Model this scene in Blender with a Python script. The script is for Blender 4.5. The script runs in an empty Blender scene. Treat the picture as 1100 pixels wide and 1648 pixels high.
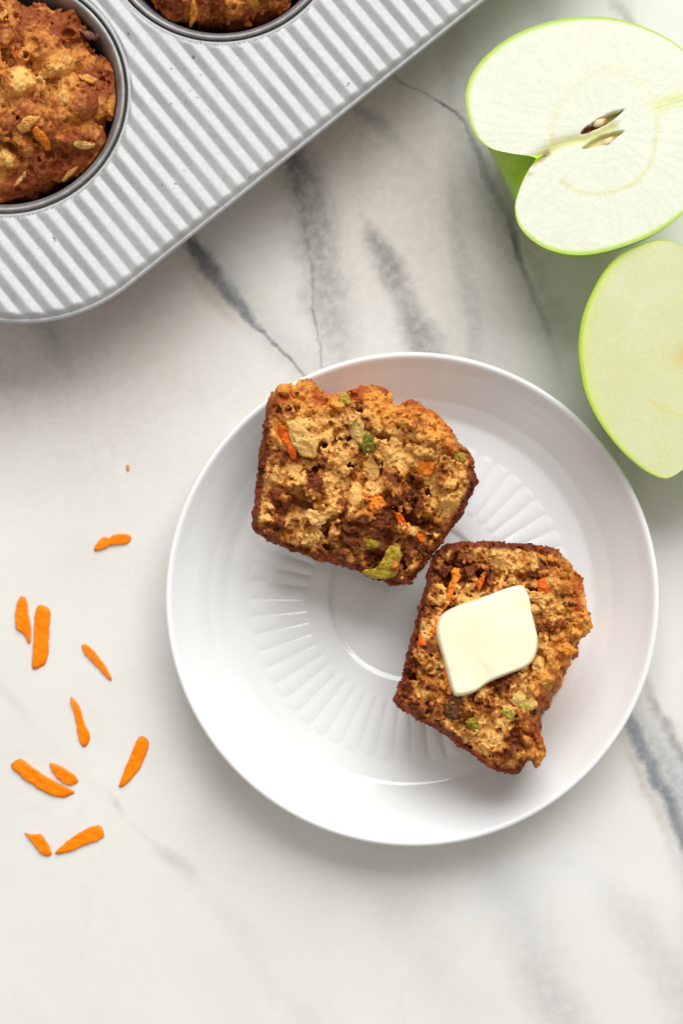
import bpy, math, random
import numpy as np

random.seed(7)
RNG = np.random.default_rng(11)
MM = 0.001
scene = bpy.context.scene
COL = scene.collection

# ------------------------------------------------------------------ camera
FPX = 3400.0                       # focal length in photograph pixels (photo 1100 x 1648)
DIST = 714.0                       # mm from camera to the counter along the view axis
TILT = math.radians(5.0)
cam_d = bpy.data.cameras.new("camera")
cam = bpy.data.objects.new("camera", cam_d)
COL.objects.link(cam)
cam_d.sensor_fit = 'HORIZONTAL'
cam_d.sensor_width = 36.0
cam_d.lens = FPX * 36.0 / 1100.0
cam_d.clip_start = 0.01
cam_d.clip_end = 50.0
CAMP = np.array([0.0, -DIST * math.sin(TILT), DIST * math.cos(TILT)])
cam.location = CAMP * MM
cam.rotation_euler = (TILT, 0, 0)
cam_d.dof.use_dof = True
cam_d.dof.focus_distance = (DIST - 36.0) * MM
cam_d.dof.aperture_fstop = 8.0
scene.camera = cam

# ------------------------------------------------------------------ light
world = bpy.data.worlds.new("World")
scene.world = world
world.use_nodes = True
bg = world.node_tree.nodes['Background']
bg.inputs['Color'].default_value = (1.0, 0.95, 0.88, 1)
bg.inputs['Strength'].default_value = 0.46


def area_light(name, loc, target, sx, sy, power, color):
    d = bpy.data.lights.new(name, 'AREA')
    d.shape = 'RECTANGLE'
    d.size, d.size_y = sx, sy
    d.energy = power
    d.color = color
    o = bpy.data.objects.new(name, d)
    COL.objects.link(o)
    from mathutils import Vector
    v = Vector(target) - Vector(loc)
    o.location = loc
    o.rotation_euler = v.to_track_quat('-Z', 'Y').to_euler()
    return o


area_light("window_light", (0.50, 2.05, 1.95), (0, 0, 0), 2.6, 2.3, 116.0, (0.965, 0.99, 0.985))

vs = scene.view_settings
vs.view_transform = 'Standard'
vs.look = 'None'
vs.exposure = 0.06
vs.gamma = 1.0
scene.render.engine = 'CYCLES'
scene.cycles.use_denoising = True

# ------------------------------------------------------------------ helpers
_c, _s = math.cos(TILT), math.sin(TILT)


def ray(px, py):
    x, y, z = (px - 550.0) / FPX, -(py - 824.0) / FPX, -1.0
    return np.array([x, y * _c - z * _s, y * _s + z * _c])


def at(px, py, z=0.0):
    """photo pixel -> point in mm on the horizontal plane of height z (mm)"""
    d = ray(px, py)
    return CAMP + d * ((z - CAMP[2]) / d[2])


def on_plane(px, py, O, N):
    d = ray(px, py)
    return CAMP + d * (np.dot(O - CAMP, N) / np.dot(d, N))


def tag(o, label=None, cat=None, group=None, kind=None):
    if label: o['label'] = label
    if cat: o['category'] = cat
    if group: o['group'] = group
    if kind: o['kind'] = kind
    return o


def empty(name, loc_mm):
    o = bpy.data.objects.new(name, None)
    o.empty_display_size = 0.01
    COL.objects.link(o)
    o.location = np.asarray(loc_mm) * MM
    return o


def make_mesh(name, verts, faces, mat, parent=None, origin=(0, 0, 0), col=None, smooth=True):
    """verts in world mm; the object's origin is put at `origin` (world mm)"""
    verts = np.asarray(verts, dtype=np.float64)
    origin = np.asarray(origin, dtype=np.float64)
    me = bpy.data.meshes.new(name)
    v = ((verts - origin) * MM).astype(np.float32)
    if isinstance(faces, np.ndarray):
        n, k = faces.shape
        me.vertices.add(len(v))
        me.vertices.foreach_set('co', v.ravel())
        me.loops.add(n * k)
        me.loops.foreach_set('vertex_index', faces.astype(np.int32).ravel())
        me.polygons.add(n)
        me.polygons.foreach_set('loop_start', np.arange(0, n * k, k, dtype=np.int32))
        me.update(calc_edges=True)
        me.validate()
    else:
        me.from_pydata([tuple(p) for p in v], [], faces)
        me.update()
    if smooth:
        me.polygons.foreach_set('use_smooth', np.ones(len(me.polygons), dtype=bool))
    if col is not None:
        a = me.attributes.new('Col', 'FLOAT_COLOR', 'POINT')
        c4 = np.ones((len(v), 4), dtype=np.float32)
        c4[:, :3] = col
        a.data.foreach_set('color', c4.ravel())
    me.materials.append(mat)
    o = bpy.data.objects.new(name, me)
    COL.objects.link(o)
    if parent is not None:
        o.parent = parent
        o.location = origin * MM - np.array(parent.location)
    else:
        o.location = origin * MM
    return o


def smooth01(x):
    x = np.clip(x, 0, 1)
    return x * x * (3 - 2 * x)


_TAB = np.random.default_rng(5).random((64, 64, 64)).astype(np.float32) * 2 - 1


def vnoise(x, y, z, seed=0):
    x = x + seed * 17.31; y = y + seed * 7.77; z = z + seed * 3.13
    xi = np.floor(x); yi = np.floor(y); zi = np.floor(z)
    fx = x - xi; fy = y - yi; fz = z - zi
    xi = xi.astype(np.int32); yi = yi.astype(np.int32); zi = zi.astype(np.int32)
    fx = fx * fx * (3 - 2 * fx); fy = fy * fy * (3 - 2 * fy); fz = fz * fz * (3 - 2 * fz)
    x0 = xi & 63; x1 = (xi + 1) & 63; y0 = yi & 63; y1 = (yi + 1) & 63; z0 = zi & 63; z1 = (zi + 1) & 63
    T = _TAB
    a = T[x0, y0, z0] * (1 - fx) + T[x1, y0, z0] * fx
    b = T[x0, y1, z0] * (1 - fx) + T[x1, y1, z0] * fx
    c = T[x0, y0, z1] * (1 - fx) + T[x1, y0, z1] * fx
    d = T[x0, y1, z1] * (1 - fx) + T[x1, y1, z1] * fx
    return (a * (1 - fy) + b * fy) * (1 - fz) + (c * (1 - fy) + d * fy) * fz


def fbm(x, y, z, size, octv=3, seed=0):
    s = 0; amp = 1.0; tot = 0
    for k in range(octv):
        q = (2.03 ** k) / size
        s = s + amp * vnoise(x * q, y * q, z * q, seed + 5 * k)
        tot += amp
        amp *= 0.55
    return s / tot


def catmull(pts, n, closed=True):
    """resample a polyline of control points as a smooth curve with n points"""
    P = np.asarray(pts, dtype=float)
    m = len(P)
    out = []
    segs = m if closed else m - 1
    per = 12
    for i in range(segs):
        if closed:
            p0, p1, p2, p3 = P[(i - 1) % m], P[i], P[(i + 1) % m], P[(i + 2) % m]
        else:
            p1, p2 = P[i], P[i + 1]
            p0 = P[i - 1] if i > 0 else 2 * p1 - p2
            p3 = P[i + 2] if i + 2 < m else 2 * p2 - p1
        for k in range(per):
            t = k / per
            out.append(0.5 * ((2 * p1) + (-p0 + p2) * t + (2 * p0 - 5 * p1 + 4 * p2 - p3) * t * t + (-p0 + 3 * p1 - 3 * p2 + p3) * t ** 3))
    out.append(P[0] if closed else P[-1])
    out = np.array(out)
    L = np.concatenate([[0], np.cumsum(np.linalg.norm(np.diff(out, axis=0), axis=1))])
    q = np.linspace(0, L[-1], n + 1)[:-1] if closed else np.linspace(0, L[-1], n)
    return np.stack([np.interp(q, L, out[:, k]) for k in range(P.shape[1])], 1)


# ------------------------------------------------------------------ materials
def new_mat(name):
    m = bpy.data.materials.new(name)
    m.use_nodes = True
    nt = m.node_tree
    return m, nt, nt.nodes['Principled BSDF']


def N(nt, typ, **kw):
    n = nt.nodes.new(typ)
    for k, v in kw.items():
        setattr(n, k, v)
    return n


def math_node(nt, op, a, b=None, clamp=False):
    n = nt.nodes.new('ShaderNodeMath')
    n.operation = op
    n.use_clamp = clamp
    for i, v in enumerate((a, b)):
        if v is None: continue
        if isinstance(v, (int, float)): n.inputs[i].default_value = v
        else: nt.links.new(v, n.inputs[i])
    return n.outputs[0]


def mix_col(nt, fac, a, b, blend='MIX'):
    n = nt.nodes.new('ShaderNodeMix')
    n.data_type = 'RGBA'
    n.blend_type = blend
    for sock, v in ((n.inputs[0], fac), (n.inputs[6], a), (n.inputs[7], b)):
        if isinstance(v, (int, float)): sock.default_value = v
        elif isinstance(v, tuple): sock.default_value = (*v, 1)
        else: nt.links.new(v, sock)
    return n.outputs[2]


def obj_coord(nt):
    return N(nt, 'ShaderNodeTexCoord').outputs['Object']


def noise_tex(nt, co, scale, detail=4, rough=0.5, dist=0.0):
    n = N(nt, 'ShaderNodeTexNoise')
    nt.links.new(co, n.inputs['Vector'])
    n.inputs['Scale'].default_value = scale
    n.inputs['Detail'].default_value = detail
    n.inputs['Roughness'].default_value = rough
    n.inputs['Distortion'].default_value = dist
    return n


def map_range(nt, v, a, b, c=0.0, d=1.0, smooth=True):
    n = N(nt, 'ShaderNodeMapRange')
    n.interpolation_type = 'SMOOTHSTEP' if smooth else 'LINEAR'
    nt.links.new(v, n.inputs[0])
    for i, x in zip((1, 2, 3, 4), (a, b, c, d)):
        n.inputs[i].default_value = x
    return n.outputs[0]


def add_bump(nt, bsdf, height, strength, distance):
    b = N(nt, 'ShaderNodeBump')
    b.inputs['Strength'].default_value = strength
    b.inputs['Distance'].default_value = distance
    nt.links.new(height, b.inputs['Height'])
    nt.links.new(b.outputs[0], bsdf.inputs['Normal'])
    return b


def attr_mat(name, rough=0.7, spec=0.3, sss=0.0, sss_r=(1, .5, .25), sss_scale=0.001, noise_scale=900, var=0.25,
             bump=0.3, bump_d=0.0003, rough_var=0.0):
    m, nt, b = new_mat(name)
    at_ = N(nt, 'ShaderNodeAttribute', attribute_name='Col')
    co = obj_coord(nt)
    n = noise_tex(nt, co, noise_scale, 4, 0.65)
    v = map_range(nt, n.outputs[0], 0.3, 0.7, 1 - var, 1 + var, False)
    g = N(nt, 'ShaderNodeCombineColor')
    for i in range(3): nt.links.new(v, g.inputs[i])
    c = mix_col(nt, 1.0, at_.outputs['Color'], g.outputs[0], 'MULTIPLY')
    nt.links.new(c, b.inputs['Base Color'])
    b.inputs['Roughness'].default_value = rough
    if rough_var:
        n2 = noise_tex(nt, co, 180, 3, 0.6)
        r = map_range(nt, n2.outputs[0], 0.35, 0.65, rough - rough_var, rough)
        nt.links.new(r, b.inputs['Roughness'])
    b.inputs['Specular IOR Level'].default_value = spec
    if sss:
        b.inputs['Subsurface Weight'].default_value = sss
        b.inputs['Subsurface Radius'].default_value = sss_r
        b.inputs['Subsurface Scale'].default_value = sss_scale
    add_bump(nt, b, n.outputs[0], bump, bump_d)
    return m


M_CRUMB = attr_mat("muffin_crumb", 0.60, 0.26, 0.05, (1, .5, .2), 0.001, 1150, 0.20, 0.9, 0.0007, 0.28)
M_CROWN = attr_mat("muffin_crown", 0.52, 0.30, 0.04, (1, .5, .2), 0.001, 1250, 0.24, 0.9, 0.0007, 0.2)
M_APPLE = attr_mat("apple_flesh", 0.40, 0.4, 0.25, (1, .9, .6), 0.002, 900, 0.045, 0.2, 0.0002)
M_BIT = attr_mat("baked_bits", 0.48, 0.22, 0.10, (1, .6, .2), 0.001, 900, 0.25, 0.6, 0.0005)
M_CARROT = attr_mat("raw_carrot", 0.45, 0.12, 0.35, (1, .45, .1), 0.0015, 900, 0.10, 0.35, 0.0002)


def mat_skin():
    m, nt, b = new_mat("apple_skin")
    co = obj_coord(nt)
    n1 = noise_tex(nt, co, 40, 3, 0.5)
    v = N(nt, 'ShaderNodeTexVoronoi')
    nt.links.new(co, v.inputs['Vector'])
    v.inputs['Scale'].default_value = 260
    dots = map_range(nt, v.outputs['Distance'], 0.10, 0.2, 1, 0)
    base = mix_col(nt, n1.outputs[0], (0.26, 0.50, 0.008), (0.40, 0.63, 0.025))
    c = mix_col(nt, math_node(nt, 'MULTIPLY', dots, 0.45), base, (0.55, 0.68, 0.25))
    nt.links.new(c, b.inputs['Base Color'])
    b.inputs['Roughness'].default_value = 0.28
    b.inputs['Subsurface Weight'].default_value = 0.15
    b.inputs['Subsurface Radius'].default_value = (0.6, 1.0, 0.1)
    b.inputs['Subsurface Scale'].default_value = 0.002
    return m


def mat_butter():
    m, nt, b = new_mat("butter")
    co = obj_coord(nt)
    n = noise_tex(nt, co, 120, 3, 0.5)
    c = mix_col(nt, n.outputs[0], (0.93, 0.86, 0.60), (0.95, 0.89, 0.68))
    nt.links.new(c, b.inputs['Base Color'])
    b.inputs['Roughness'].default_value = 0.27
    b.inputs['Subsurface Weight'].default_value = 0.6
    b.inputs['Subsurface Radius'].default_value = (1.0, 0.8, 0.45)
    b.inputs['Subsurface Scale'].default_value = 0.003
    n2 = noise_tex(nt, co, 260, 2, 0.5)
    add_bump(nt, b, n2.outputs[0], 0.12, 0.0005)
    return m


def mat_porcelain():
    m, nt, b = new_mat("white_porcelain")
    co = obj_coord(nt)
    n = noise_tex(nt, co, 25, 2, 0.5)
    c = mix_col(nt, n.outputs[0], (0.80, 0.805, 0.80), (0.83, 0.835, 0.835))
    nt.links.new(c, b.inputs['Base Color'])
    b.inputs['Roughness'].default_value = 0.09
    b.inputs['Specular IOR Level'].default_value = 0.5
    b.inputs['Coat Weight'].default_value = 0.3
    b.inputs['Coat Roughness'].default_value = 0.05
    return m


def mat_tin():
    m, nt, b = new_mat("aluminised_steel")
    co = obj_coord(nt)
    n1 = noise_tex(nt, co, 700, 5, 0.7)
    n2 = noise_tex(nt, co, 45, 4, 0.6)
    base = mix_col(nt, map_range(nt, n2.outputs[0], 0.3, 0.7), (0.44, 0.44, 0.44), (0.515, 0.52, 0.525))
    g = map_range(nt, n1.outputs[0], 0.25, 0.75, 0.86, 1.08, False)
    gc = N(nt, 'ShaderNodeCombineColor')
    for i in range(3): nt.links.new(g, gc.inputs[i])
    c = mix_col(nt, 1.0, base, gc.outputs[0], 'MULTIPLY')
    # scattered burnt specks and scratches
    mp = N(nt, 'ShaderNodeMapping')
    mp.inputs['Scale'].default_value = (1, 1, 1)
    nt.links.new(co, mp.inputs['Vector'])
    sp = noise_tex(nt, mp.outputs[0], 420, 3, 0.65)
    big = noise_tex(nt, co, 30, 2, 0.5)
    k = math_node(nt, 'MULTIPLY', map_range(nt, sp.outputs[0], 0.64, 0.69), map_range(nt, big.outputs[0], 0.56, 0.64))
    c = mix_col(nt, math_node(nt, 'MULTIPLY', k, 0.8), c, (0.07, 0.05, 0.045))
    nt.links.new(c, b.inputs['Base Color'])
    b.inputs['Metallic'].default_value = 0.35
    b.inputs['Specular IOR Level'].default_value = 0.3
    r = map_range(nt, n2.outputs[0], 0.3, 0.7, 0.56, 0.68)
    nt.links.new(r, b.inputs['Roughness'])
    add_bump(nt, b, n1.outputs[0], 0.12, 0.0002)
    return m


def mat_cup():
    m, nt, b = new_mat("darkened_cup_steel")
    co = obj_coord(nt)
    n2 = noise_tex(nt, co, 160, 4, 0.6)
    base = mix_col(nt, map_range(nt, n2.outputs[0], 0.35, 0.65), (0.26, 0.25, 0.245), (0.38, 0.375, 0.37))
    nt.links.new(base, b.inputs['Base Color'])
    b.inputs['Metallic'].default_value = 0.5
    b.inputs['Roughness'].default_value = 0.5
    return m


# marble: veins and broad painted shade patches are curves in the counter's own plane, x = f(y), each with a width and a strength along it
VX, VY = 0.40, 0.60           # metres covered by a vein's ramp
# (colour, [(px, py, half width px, strength), ...], warp mm)
DARK = (0.055, 0.062, 0.078)
GREY = (0.19, 0.19, 0.195)
BLUE = (0.31, 0.325, 0.35)
BROWN = (0.36, 0.24, 0.14)
BEIGE_SHADE = (0.50, 0.395, 0.295)  # beige marble tone with soft shade put into the colour
VEINS_AND_SHADE = [
    (BEIGE_SHADE, [(60, 380, 240, .5), (110, 520, 260, .55), (150, 640, 260, .42), (160, 760, 240, .28), (150, 880, 220, .14), (120, 1000, 200, 0)], 14.0),  # beige tone plus the tin's soft shade, painted into the marble
    (BEIGE_SHADE, [(560, 60, 190, .42), (600, 200, 220, .55), (620, 340, 220, .5), (640, 460, 220, .42), (660, 580, 200, .25), (680, 700, 200, 0)], 14.0),  # beige tone plus shade between tin and apple, painted into the marble
    (DARK, [(270, 330, 10, .3), (312, 395, 19, .98), (345, 445, 24, .92), (385, 492, 20, .8), (425, 535, 6, .7), (470, 580, 4, .7), (520, 640, 4, .6),
            (800, 900, 5, .5), (985, 1110, 10, .5), (1020, 1165, 16, .75), (1045, 1225, 13, .8), (1075, 1285, 14, .85), (1105, 1350, 13, .85), (1160, 1480, 12, .8)], 3.0),
    (BLUE, [(280, 340, 30, .3), (345, 440, 45, .45), (420, 520, 40, .3), (800, 900, 30, .3), (1000, 1120, 45, .4), (1055, 1200, 48, .7), (1100, 1290, 50, .75), (1160, 1420, 50, .7)], 5.0),
    (BROWN, [(300, 400, 20, .0), (325, 450, 26, .35), (345, 485, 24, .42), (375, 520, 15, .15), (400, 545, 10, 0)], 4.0),
    (GREY, [(440, 180, 34, .7), (480, 260, 44, .95), (500, 340, 38, .75), (515, 420, 40, .65), (530, 500, 42, .55), (550, 580, 38, .35), (600, 700, 30, 0)], 5.0),
    (DARK, [(470, 270, 9, .35), (485, 330, 8, .25), (500, 420, 4, .25), (508, 520, 3, .45), (516, 580, 3, .4), (530, 640, 3, 0)], 3.0),
    (GREY, [(560, 160, 18, .25), (600, 190, 20, .5), (640, 230, 18, .2), (690, 280, 14, 0)], 4.0),
    (GREY, [(580, 340, 10, .05), (605, 385, 22, .75), (628, 430, 26, .85), (650, 480, 26, .6), (675, 530, 32, .8), (692, 570, 30, .75), (730, 660, 20, 0)], 5.0),
    (DARK, [(630, 118, 4, .3), (650, 135, 4, .55), (690, 155, 4, .4), (712, 168, 7, .95), (735, 182, 6, .8), (752, 200, 5, .5), (785, 285, 9, .45), (812, 340, 8, .4),
            (835, 405, 7, .85), (842, 425, 6, .4), (880, 520, 8, .25), (905, 620, 10, 0)], 2.0),
    (GREY, [(735, 190, 20, .2), (785, 290, 40, .5), (835, 400, 45, .5), (875, 500, 40, .35), (900, 640, 40, 0)], 6.0),
    (GREY, [(720, 240, 14, .1), (735, 340, 16, .3), (748, 440, 18, .3), (755, 540, 16, .25), (770, 640, 14, 0)], 5.0),
    (GREY, [(985, -20, 10, .2), (1010, 30, 12, .6), (1035, 80, 10, .35), (1060, 150, 10, 0)], 4.0),
    (BLUE, [(860, -20, 40, .35), (890, 30, 44, .4), (930, 90, 40, 0)], 6.0),
    (GREY, [(1030, 1070, 10, .15), (1060, 1140, 9, .55), (1085, 1190, 9, .6), (1110, 1240, 10, .55), (1160, 1330, 10, .5)], 3.0),
    (BROWN, [(1000, 1180, 6, .1), (1030, 1240, 8, .3), (1060, 1310, 10, .25), (1090, 1400, 10, 0)], 3.0),
    (BLUE, [(170, 1270, 6, .0), (185, 1300, 10, .45), (200, 1320, 8, .05), (255, 1360, 12, .2), (273, 1380, 18, .45), (320, 1425, 22, .07), (390, 1500, 30, .12), (430, 1570, 26, .08), (490, 1640, 26, .12), (540, 1720, 20, .1)], 4.0),
    (BLUE, [(780, 1340, 50, .12), (815, 1420, 55, .25), (845, 1500, 55, .28), (880, 1580, 46, .42), (905, 1640, 46, .4), (940, 1720, 30, .5)], 6.0),
    (BLUE, [(930, 1380, 40, .0), (1000, 1450, 40, .2), (1060, 1540, 40, .3), (1110, 1620, 40, .3)], 6.0),
    (BLUE, [(60, 500, 34, .55), (78, 540, 24, .65), (95, 575, 20, .3), (110, 620, 16, .0)], 4.0),
    (BLUE, [(-20, 1080, 14, .05), (18, 1130, 12, .22), (60, 1180, 16, .03), (120, 1240, 14, .08), (180, 1300, 14, 0)], 4.0),
    (BROWN, [(-10, 560, 40, .0), (0, 620, 36, .2), (10, 680, 30, .12), (20, 740, 30, .0)], 5.0),
    (BROWN, [(600, 1390, 50, .0), (640, 1450, 50, .1), (680, 1520, 50, .1), (740, 1620, 50, .06)], 6.0),
]


def mat_marble():
    m, nt, b = new_mat("marble")
    co = obj_coord(nt)
    L = nt.links
    # warp the coordinates
    w1 = noise_tex(nt, co, 55, 4, 0.62)
    w2 = noise_tex(nt, co, 260, 3, 0.6)
    sep = N(nt, 'ShaderNodeSeparateXYZ')
    L.new(co, sep.inputs[0])
    a1 = math_node(nt, 'SUBTRACT', w1.outputs[0], 0.5)
    a2 = math_node(nt, 'SUBTRACT', w2.outputs[0], 0.5)
    x, y = sep.outputs[0], sep.outputs[1]
    yn = math_node(nt, 'SUBTRACT', 0.5, math_node(nt, 'DIVIDE', y, VY))
    # base: cloudy warm to cool white
    c1 = noise_tex(nt, co, 9, 5, 0.55, 0.6)
    c2 = noise_tex(nt, co, 28, 5, 0.6, 0.8)
    base = mix_col(nt, map_range(nt, c1.outputs[0], 0.35, 0.65), (0.72, 0.695, 0.65), (0.765, 0.76, 0.75))
    base = mix_col(nt, map_range(nt, c2.outputs[0], 0.45, 0.75, 0, 0.35), base, (0.66, 0.655, 0.64))
    c3 = noise_tex(nt, co, 900, 3, 0.7)
    brk = noise_tex(nt, co, 330, 4, 0.7)
    brkv = map_range(nt, brk.outputs[0], 0.32, 0.62, 0.72, 1.15)
    for col, pts, warp in VEINS_AND_SHADE:
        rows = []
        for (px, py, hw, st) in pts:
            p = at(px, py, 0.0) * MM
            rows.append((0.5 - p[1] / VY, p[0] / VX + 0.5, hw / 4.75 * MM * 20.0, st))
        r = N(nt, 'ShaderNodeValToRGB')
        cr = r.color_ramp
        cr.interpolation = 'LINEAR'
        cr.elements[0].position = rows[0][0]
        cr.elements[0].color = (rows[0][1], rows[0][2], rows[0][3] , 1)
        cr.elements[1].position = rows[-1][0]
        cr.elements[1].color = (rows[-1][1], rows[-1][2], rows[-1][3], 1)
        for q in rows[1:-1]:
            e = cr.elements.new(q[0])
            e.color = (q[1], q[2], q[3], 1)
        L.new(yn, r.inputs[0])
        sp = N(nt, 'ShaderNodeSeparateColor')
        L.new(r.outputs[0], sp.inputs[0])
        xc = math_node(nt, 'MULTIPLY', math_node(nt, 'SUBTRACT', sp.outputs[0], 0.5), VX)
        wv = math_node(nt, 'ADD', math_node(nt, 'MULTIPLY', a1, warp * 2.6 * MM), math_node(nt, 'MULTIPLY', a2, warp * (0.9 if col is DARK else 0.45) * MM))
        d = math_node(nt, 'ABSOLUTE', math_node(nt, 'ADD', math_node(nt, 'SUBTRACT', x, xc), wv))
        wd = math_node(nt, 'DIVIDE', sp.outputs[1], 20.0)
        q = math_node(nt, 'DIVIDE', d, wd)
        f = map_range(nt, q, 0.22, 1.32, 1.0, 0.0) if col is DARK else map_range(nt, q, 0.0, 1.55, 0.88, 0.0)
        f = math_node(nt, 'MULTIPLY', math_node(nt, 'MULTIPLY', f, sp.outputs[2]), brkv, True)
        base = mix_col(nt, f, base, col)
    # faint hairlines between
    hl = noise_tex(nt, co, 14, 6, 0.6, 1.2)
    hv = math_node(nt, 'ABSOLUTE', math_node(nt, 'SUBTRACT', hl.outputs[0], 0.5))
    base = mix_col(nt, map_range(nt, hv, 0.0, 0.012, 0.05, 0.0), base, (0.35, 0.34, 0.33))
    # tiny pits
    pit = map_range(nt, c3.outputs[0], 0.74, 0.80, 0, 0.35)
    base = mix_col(nt, pit, base, (0.45, 0.42, 0.38))
    L.new(base, b.inputs['Base Color'])
    rr = map_range(nt, c2.outputs[0], 0.3, 0.7, 0.30, 0.42)
    L.new(rr, b.inputs['Roughness'])
    b.inputs['Specular IOR Level'].default_value = 0.4
    return m


M_SKIN = mat_skin(); M_BUTTER = mat_butter(); M_PLATE = mat_porcelain()
M_TIN = mat_tin(); M_CUP = mat_cup(); M_MARBLE = mat_marble()

# ------------------------------------------------------------------ counter
cx0, cx1, cy0, cy1, th = -420, 420, -480, 520, -30
cv = []
for z in (th, -1.5, 0):
    for (x, y) in ((cx0, cy0), (cx1, cy0), (cx1, cy1), (cx0, cy1)):
        k = 1.5 if z == 0 else 0
        cv.append((x + (k if x < 0 else -k), y + (k if y < 0 else -k), z))
cf = [(3, 2, 1, 0), (8, 9, 10, 11)]
for l in (0, 4):
    for k in range(4):
        cf.append((l + k, l + (k + 1) % 4, l + 4 + (k + 1) % 4, l + 4 + k))
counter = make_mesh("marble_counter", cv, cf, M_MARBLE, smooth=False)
tag(counter, "pale marble counter with grey and dark diagonal veins", "counter", kind="structure")

# ------------------------------------------------------------------ plate
PC = at(664, 960, 19.0)
PC = np.array([PC[0], PC[1], 0.0])
PTOP = np.array([(0, 2.75), (26.3, 2.75), (27.5, 3.45), (28.4, 3.55), (33, 3.6), (34.0, 3.6), (54.0, 3.78), (55.4, 3.92), (57, 4.12), (60, 4.55),
                 (61.5, 4.85), (62.6, 5.4), (64, 6.2), (67, 8.0), (70, 10.4), (73, 12.9), (76, 15.6), (78.2, 17.9), (79.0, 18.8), (79.7, 19.3), (80.3, 19.4), (80.9, 19.0), (81.15, 18.3)])
PBOT = np.array([(80.9, 17.4), (79.5, 15.4), (76, 11.8), (71, 7.6), (66, 4.4), (60, 2.2), (55, 1.6), (52.5, 1.3), (51.5, 0.1), (50.5, 0.0), (49.2, 0.1), (48.2, 1.2), (30, 1.4), (0, 1.4)])
NFL = 56


def plate_z(r):
    return np.interp(r, PTOP[:, 0], PTOP[:, 1])


def build_plate():
    na = NFL * 16
    th = np.arange(na) * 2 * math.pi / na
    raw = np.concatenate([PTOP, PBOT])
    L = np.concatenate([[0], np.cumsum(np.linalg.norm(np.diff(raw, axis=0), axis=1))])
    q = np.arange(0, L[-1], 0.1)
    D = np.stack([np.interp(q, L, raw[:, 0]), np.interp(q, L, raw[:, 1])], 1)
    kern = np.hanning(27)[1:-1]; kern /= kern.sum()
    pad = np.concatenate([np.repeat(D[:1], 12, 0), D, np.repeat(D[-1:], 12, 0)])
    D = np.stack([np.convolve(pad[:, k], kern, 'valid') for k in range(2)], 1)
    D[0, 0] = 0.0; D[-1, 0] = 0.0
    P = D[::4]
    verts = []
    top_len = L[len(PTOP) - 1]
    seg = np.concatenate([[0], np.cumsum(np.linalg.norm(np.diff(P, axis=0), axis=1))])
    fl = np.abs(np.sin(th * NFL / 2)) ** 0.9
    for i in range(len(P)):
        r, z = P[i]
        r = max(r, 0.0)
        zz = np.full(na, z)
        if seg[i] < top_len * 0.98:
            w = smooth01((r - 33.6) / 2.2) * smooth01((54.6 - r) / 1.6)
            # rounded flute ends
            zz = zz + w * (fl * 0.37 - 0.15)
        rr = max(r, 0.02)
        verts.append(np.stack([rr * np.cos(th), rr * np.sin(th), zz], 1))
    V = np.concatenate(verts) + PC
    nr = len(P)
    i, j = np.meshgrid(np.arange(nr - 1), np.arange(na), indexing='ij')
    j2 = (j + 1) % na
    F = np.stack([i * na + j, (i + 1) * na + j, (i + 1) * na + j2, i * na + j2], -1).reshape(-1, 4)
    o = make_mesh("plate", V, F[:, ::1], M_PLATE, origin=PC)
    return o


plate = build_plate()
tag(plate, "small round white porcelain plate with fluted ring, carrying the muffin halves", "plate")


# ------------------------------------------------------------------ surface nets
def surface_nets(f, org, h):
    neg = f < 0
    nx, ny, nz = f.shape
    cnt = np.zeros((nx - 1, ny - 1, nz - 1), np.int8)
    cs = [(dx, dy, dz) for dx in (0, 1) for dy in (0, 1) for dz in (0, 1)]
    for dx, dy, dz in cs:
        cnt += neg[dx:nx - 1 + dx, dy:ny - 1 + dy, dz:nz - 1 + dz]
    act = (cnt > 0) & (cnt < 8)
    idx = np.full(act.shape, -1, np.int32)
    I, J, K = np.nonzero(act)
    idx[I, J, K] = np.arange(len(I))
    val = {c: f[I + c[0], J + c[1], K + c[2]] for c in cs}
    acc = np.zeros((len(I), 3)); n = np.zeros(len(I))
    for c in cs:
        for ax in range(3):
            if c[ax] == 0:
                c2 = list(c); c2[ax] = 1; c2 = tuple(c2)
                a, b = val[c], val[c2]
                m = (a < 0) != (b < 0)
                t = np.where(m, a / np.where(m, a - b, 1), 0)
                p = np.array(c, float)[None, :].repeat(len(I), 0)
                p[:, ax] += t
                acc += p * m[:, None]; n += m
    V = (np.stack([I, J, K], 1) + acc / n[:, None]) * h + np.asarray(org)
    quads = []
    # x edges
    a, b = neg[:-1, 1:-1, 1:-1], neg[1:, 1:-1, 1:-1]
    i, j, k = np.nonzero(a != b); s = a[i, j, k]; j = j + 1; k = k + 1
    q = np.stack([idx[i, j - 1, k - 1], idx[i, j, k - 1], idx[i, j, k], idx[i, j - 1, k]], 1); q[~s] = q[~s][:, ::-1]; quads.append(q)
    a, b = neg[1:-1, :-1, 1:-1], neg[1:-1, 1:, 1:-1]
    i, j, k = np.nonzero(a != b); s = a[i, j, k]; i = i + 1; k = k + 1
    q = np.stack([idx[i - 1, j, k - 1], idx[i - 1, j, k], idx[i, j, k], idx[i, j, k - 1]], 1); q[~s] = q[~s][:, ::-1]; quads.append(q)
    a, b = neg[1:-1, 1:-1, :-1], neg[1:-1, 1:-1, 1:]
    i, j, k = np.nonzero(a != b); s = a[i, j, k]; i = i + 1; j = j + 1
    q = np.stack([idx[i - 1, j - 1, k], idx[i, j - 1, k], idx[i, j, k], idx[i - 1, j, k]], 1); q[~s] = q[~s][:, ::-1]; quads.append(q)
    return V, np.concatenate(quads)


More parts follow.
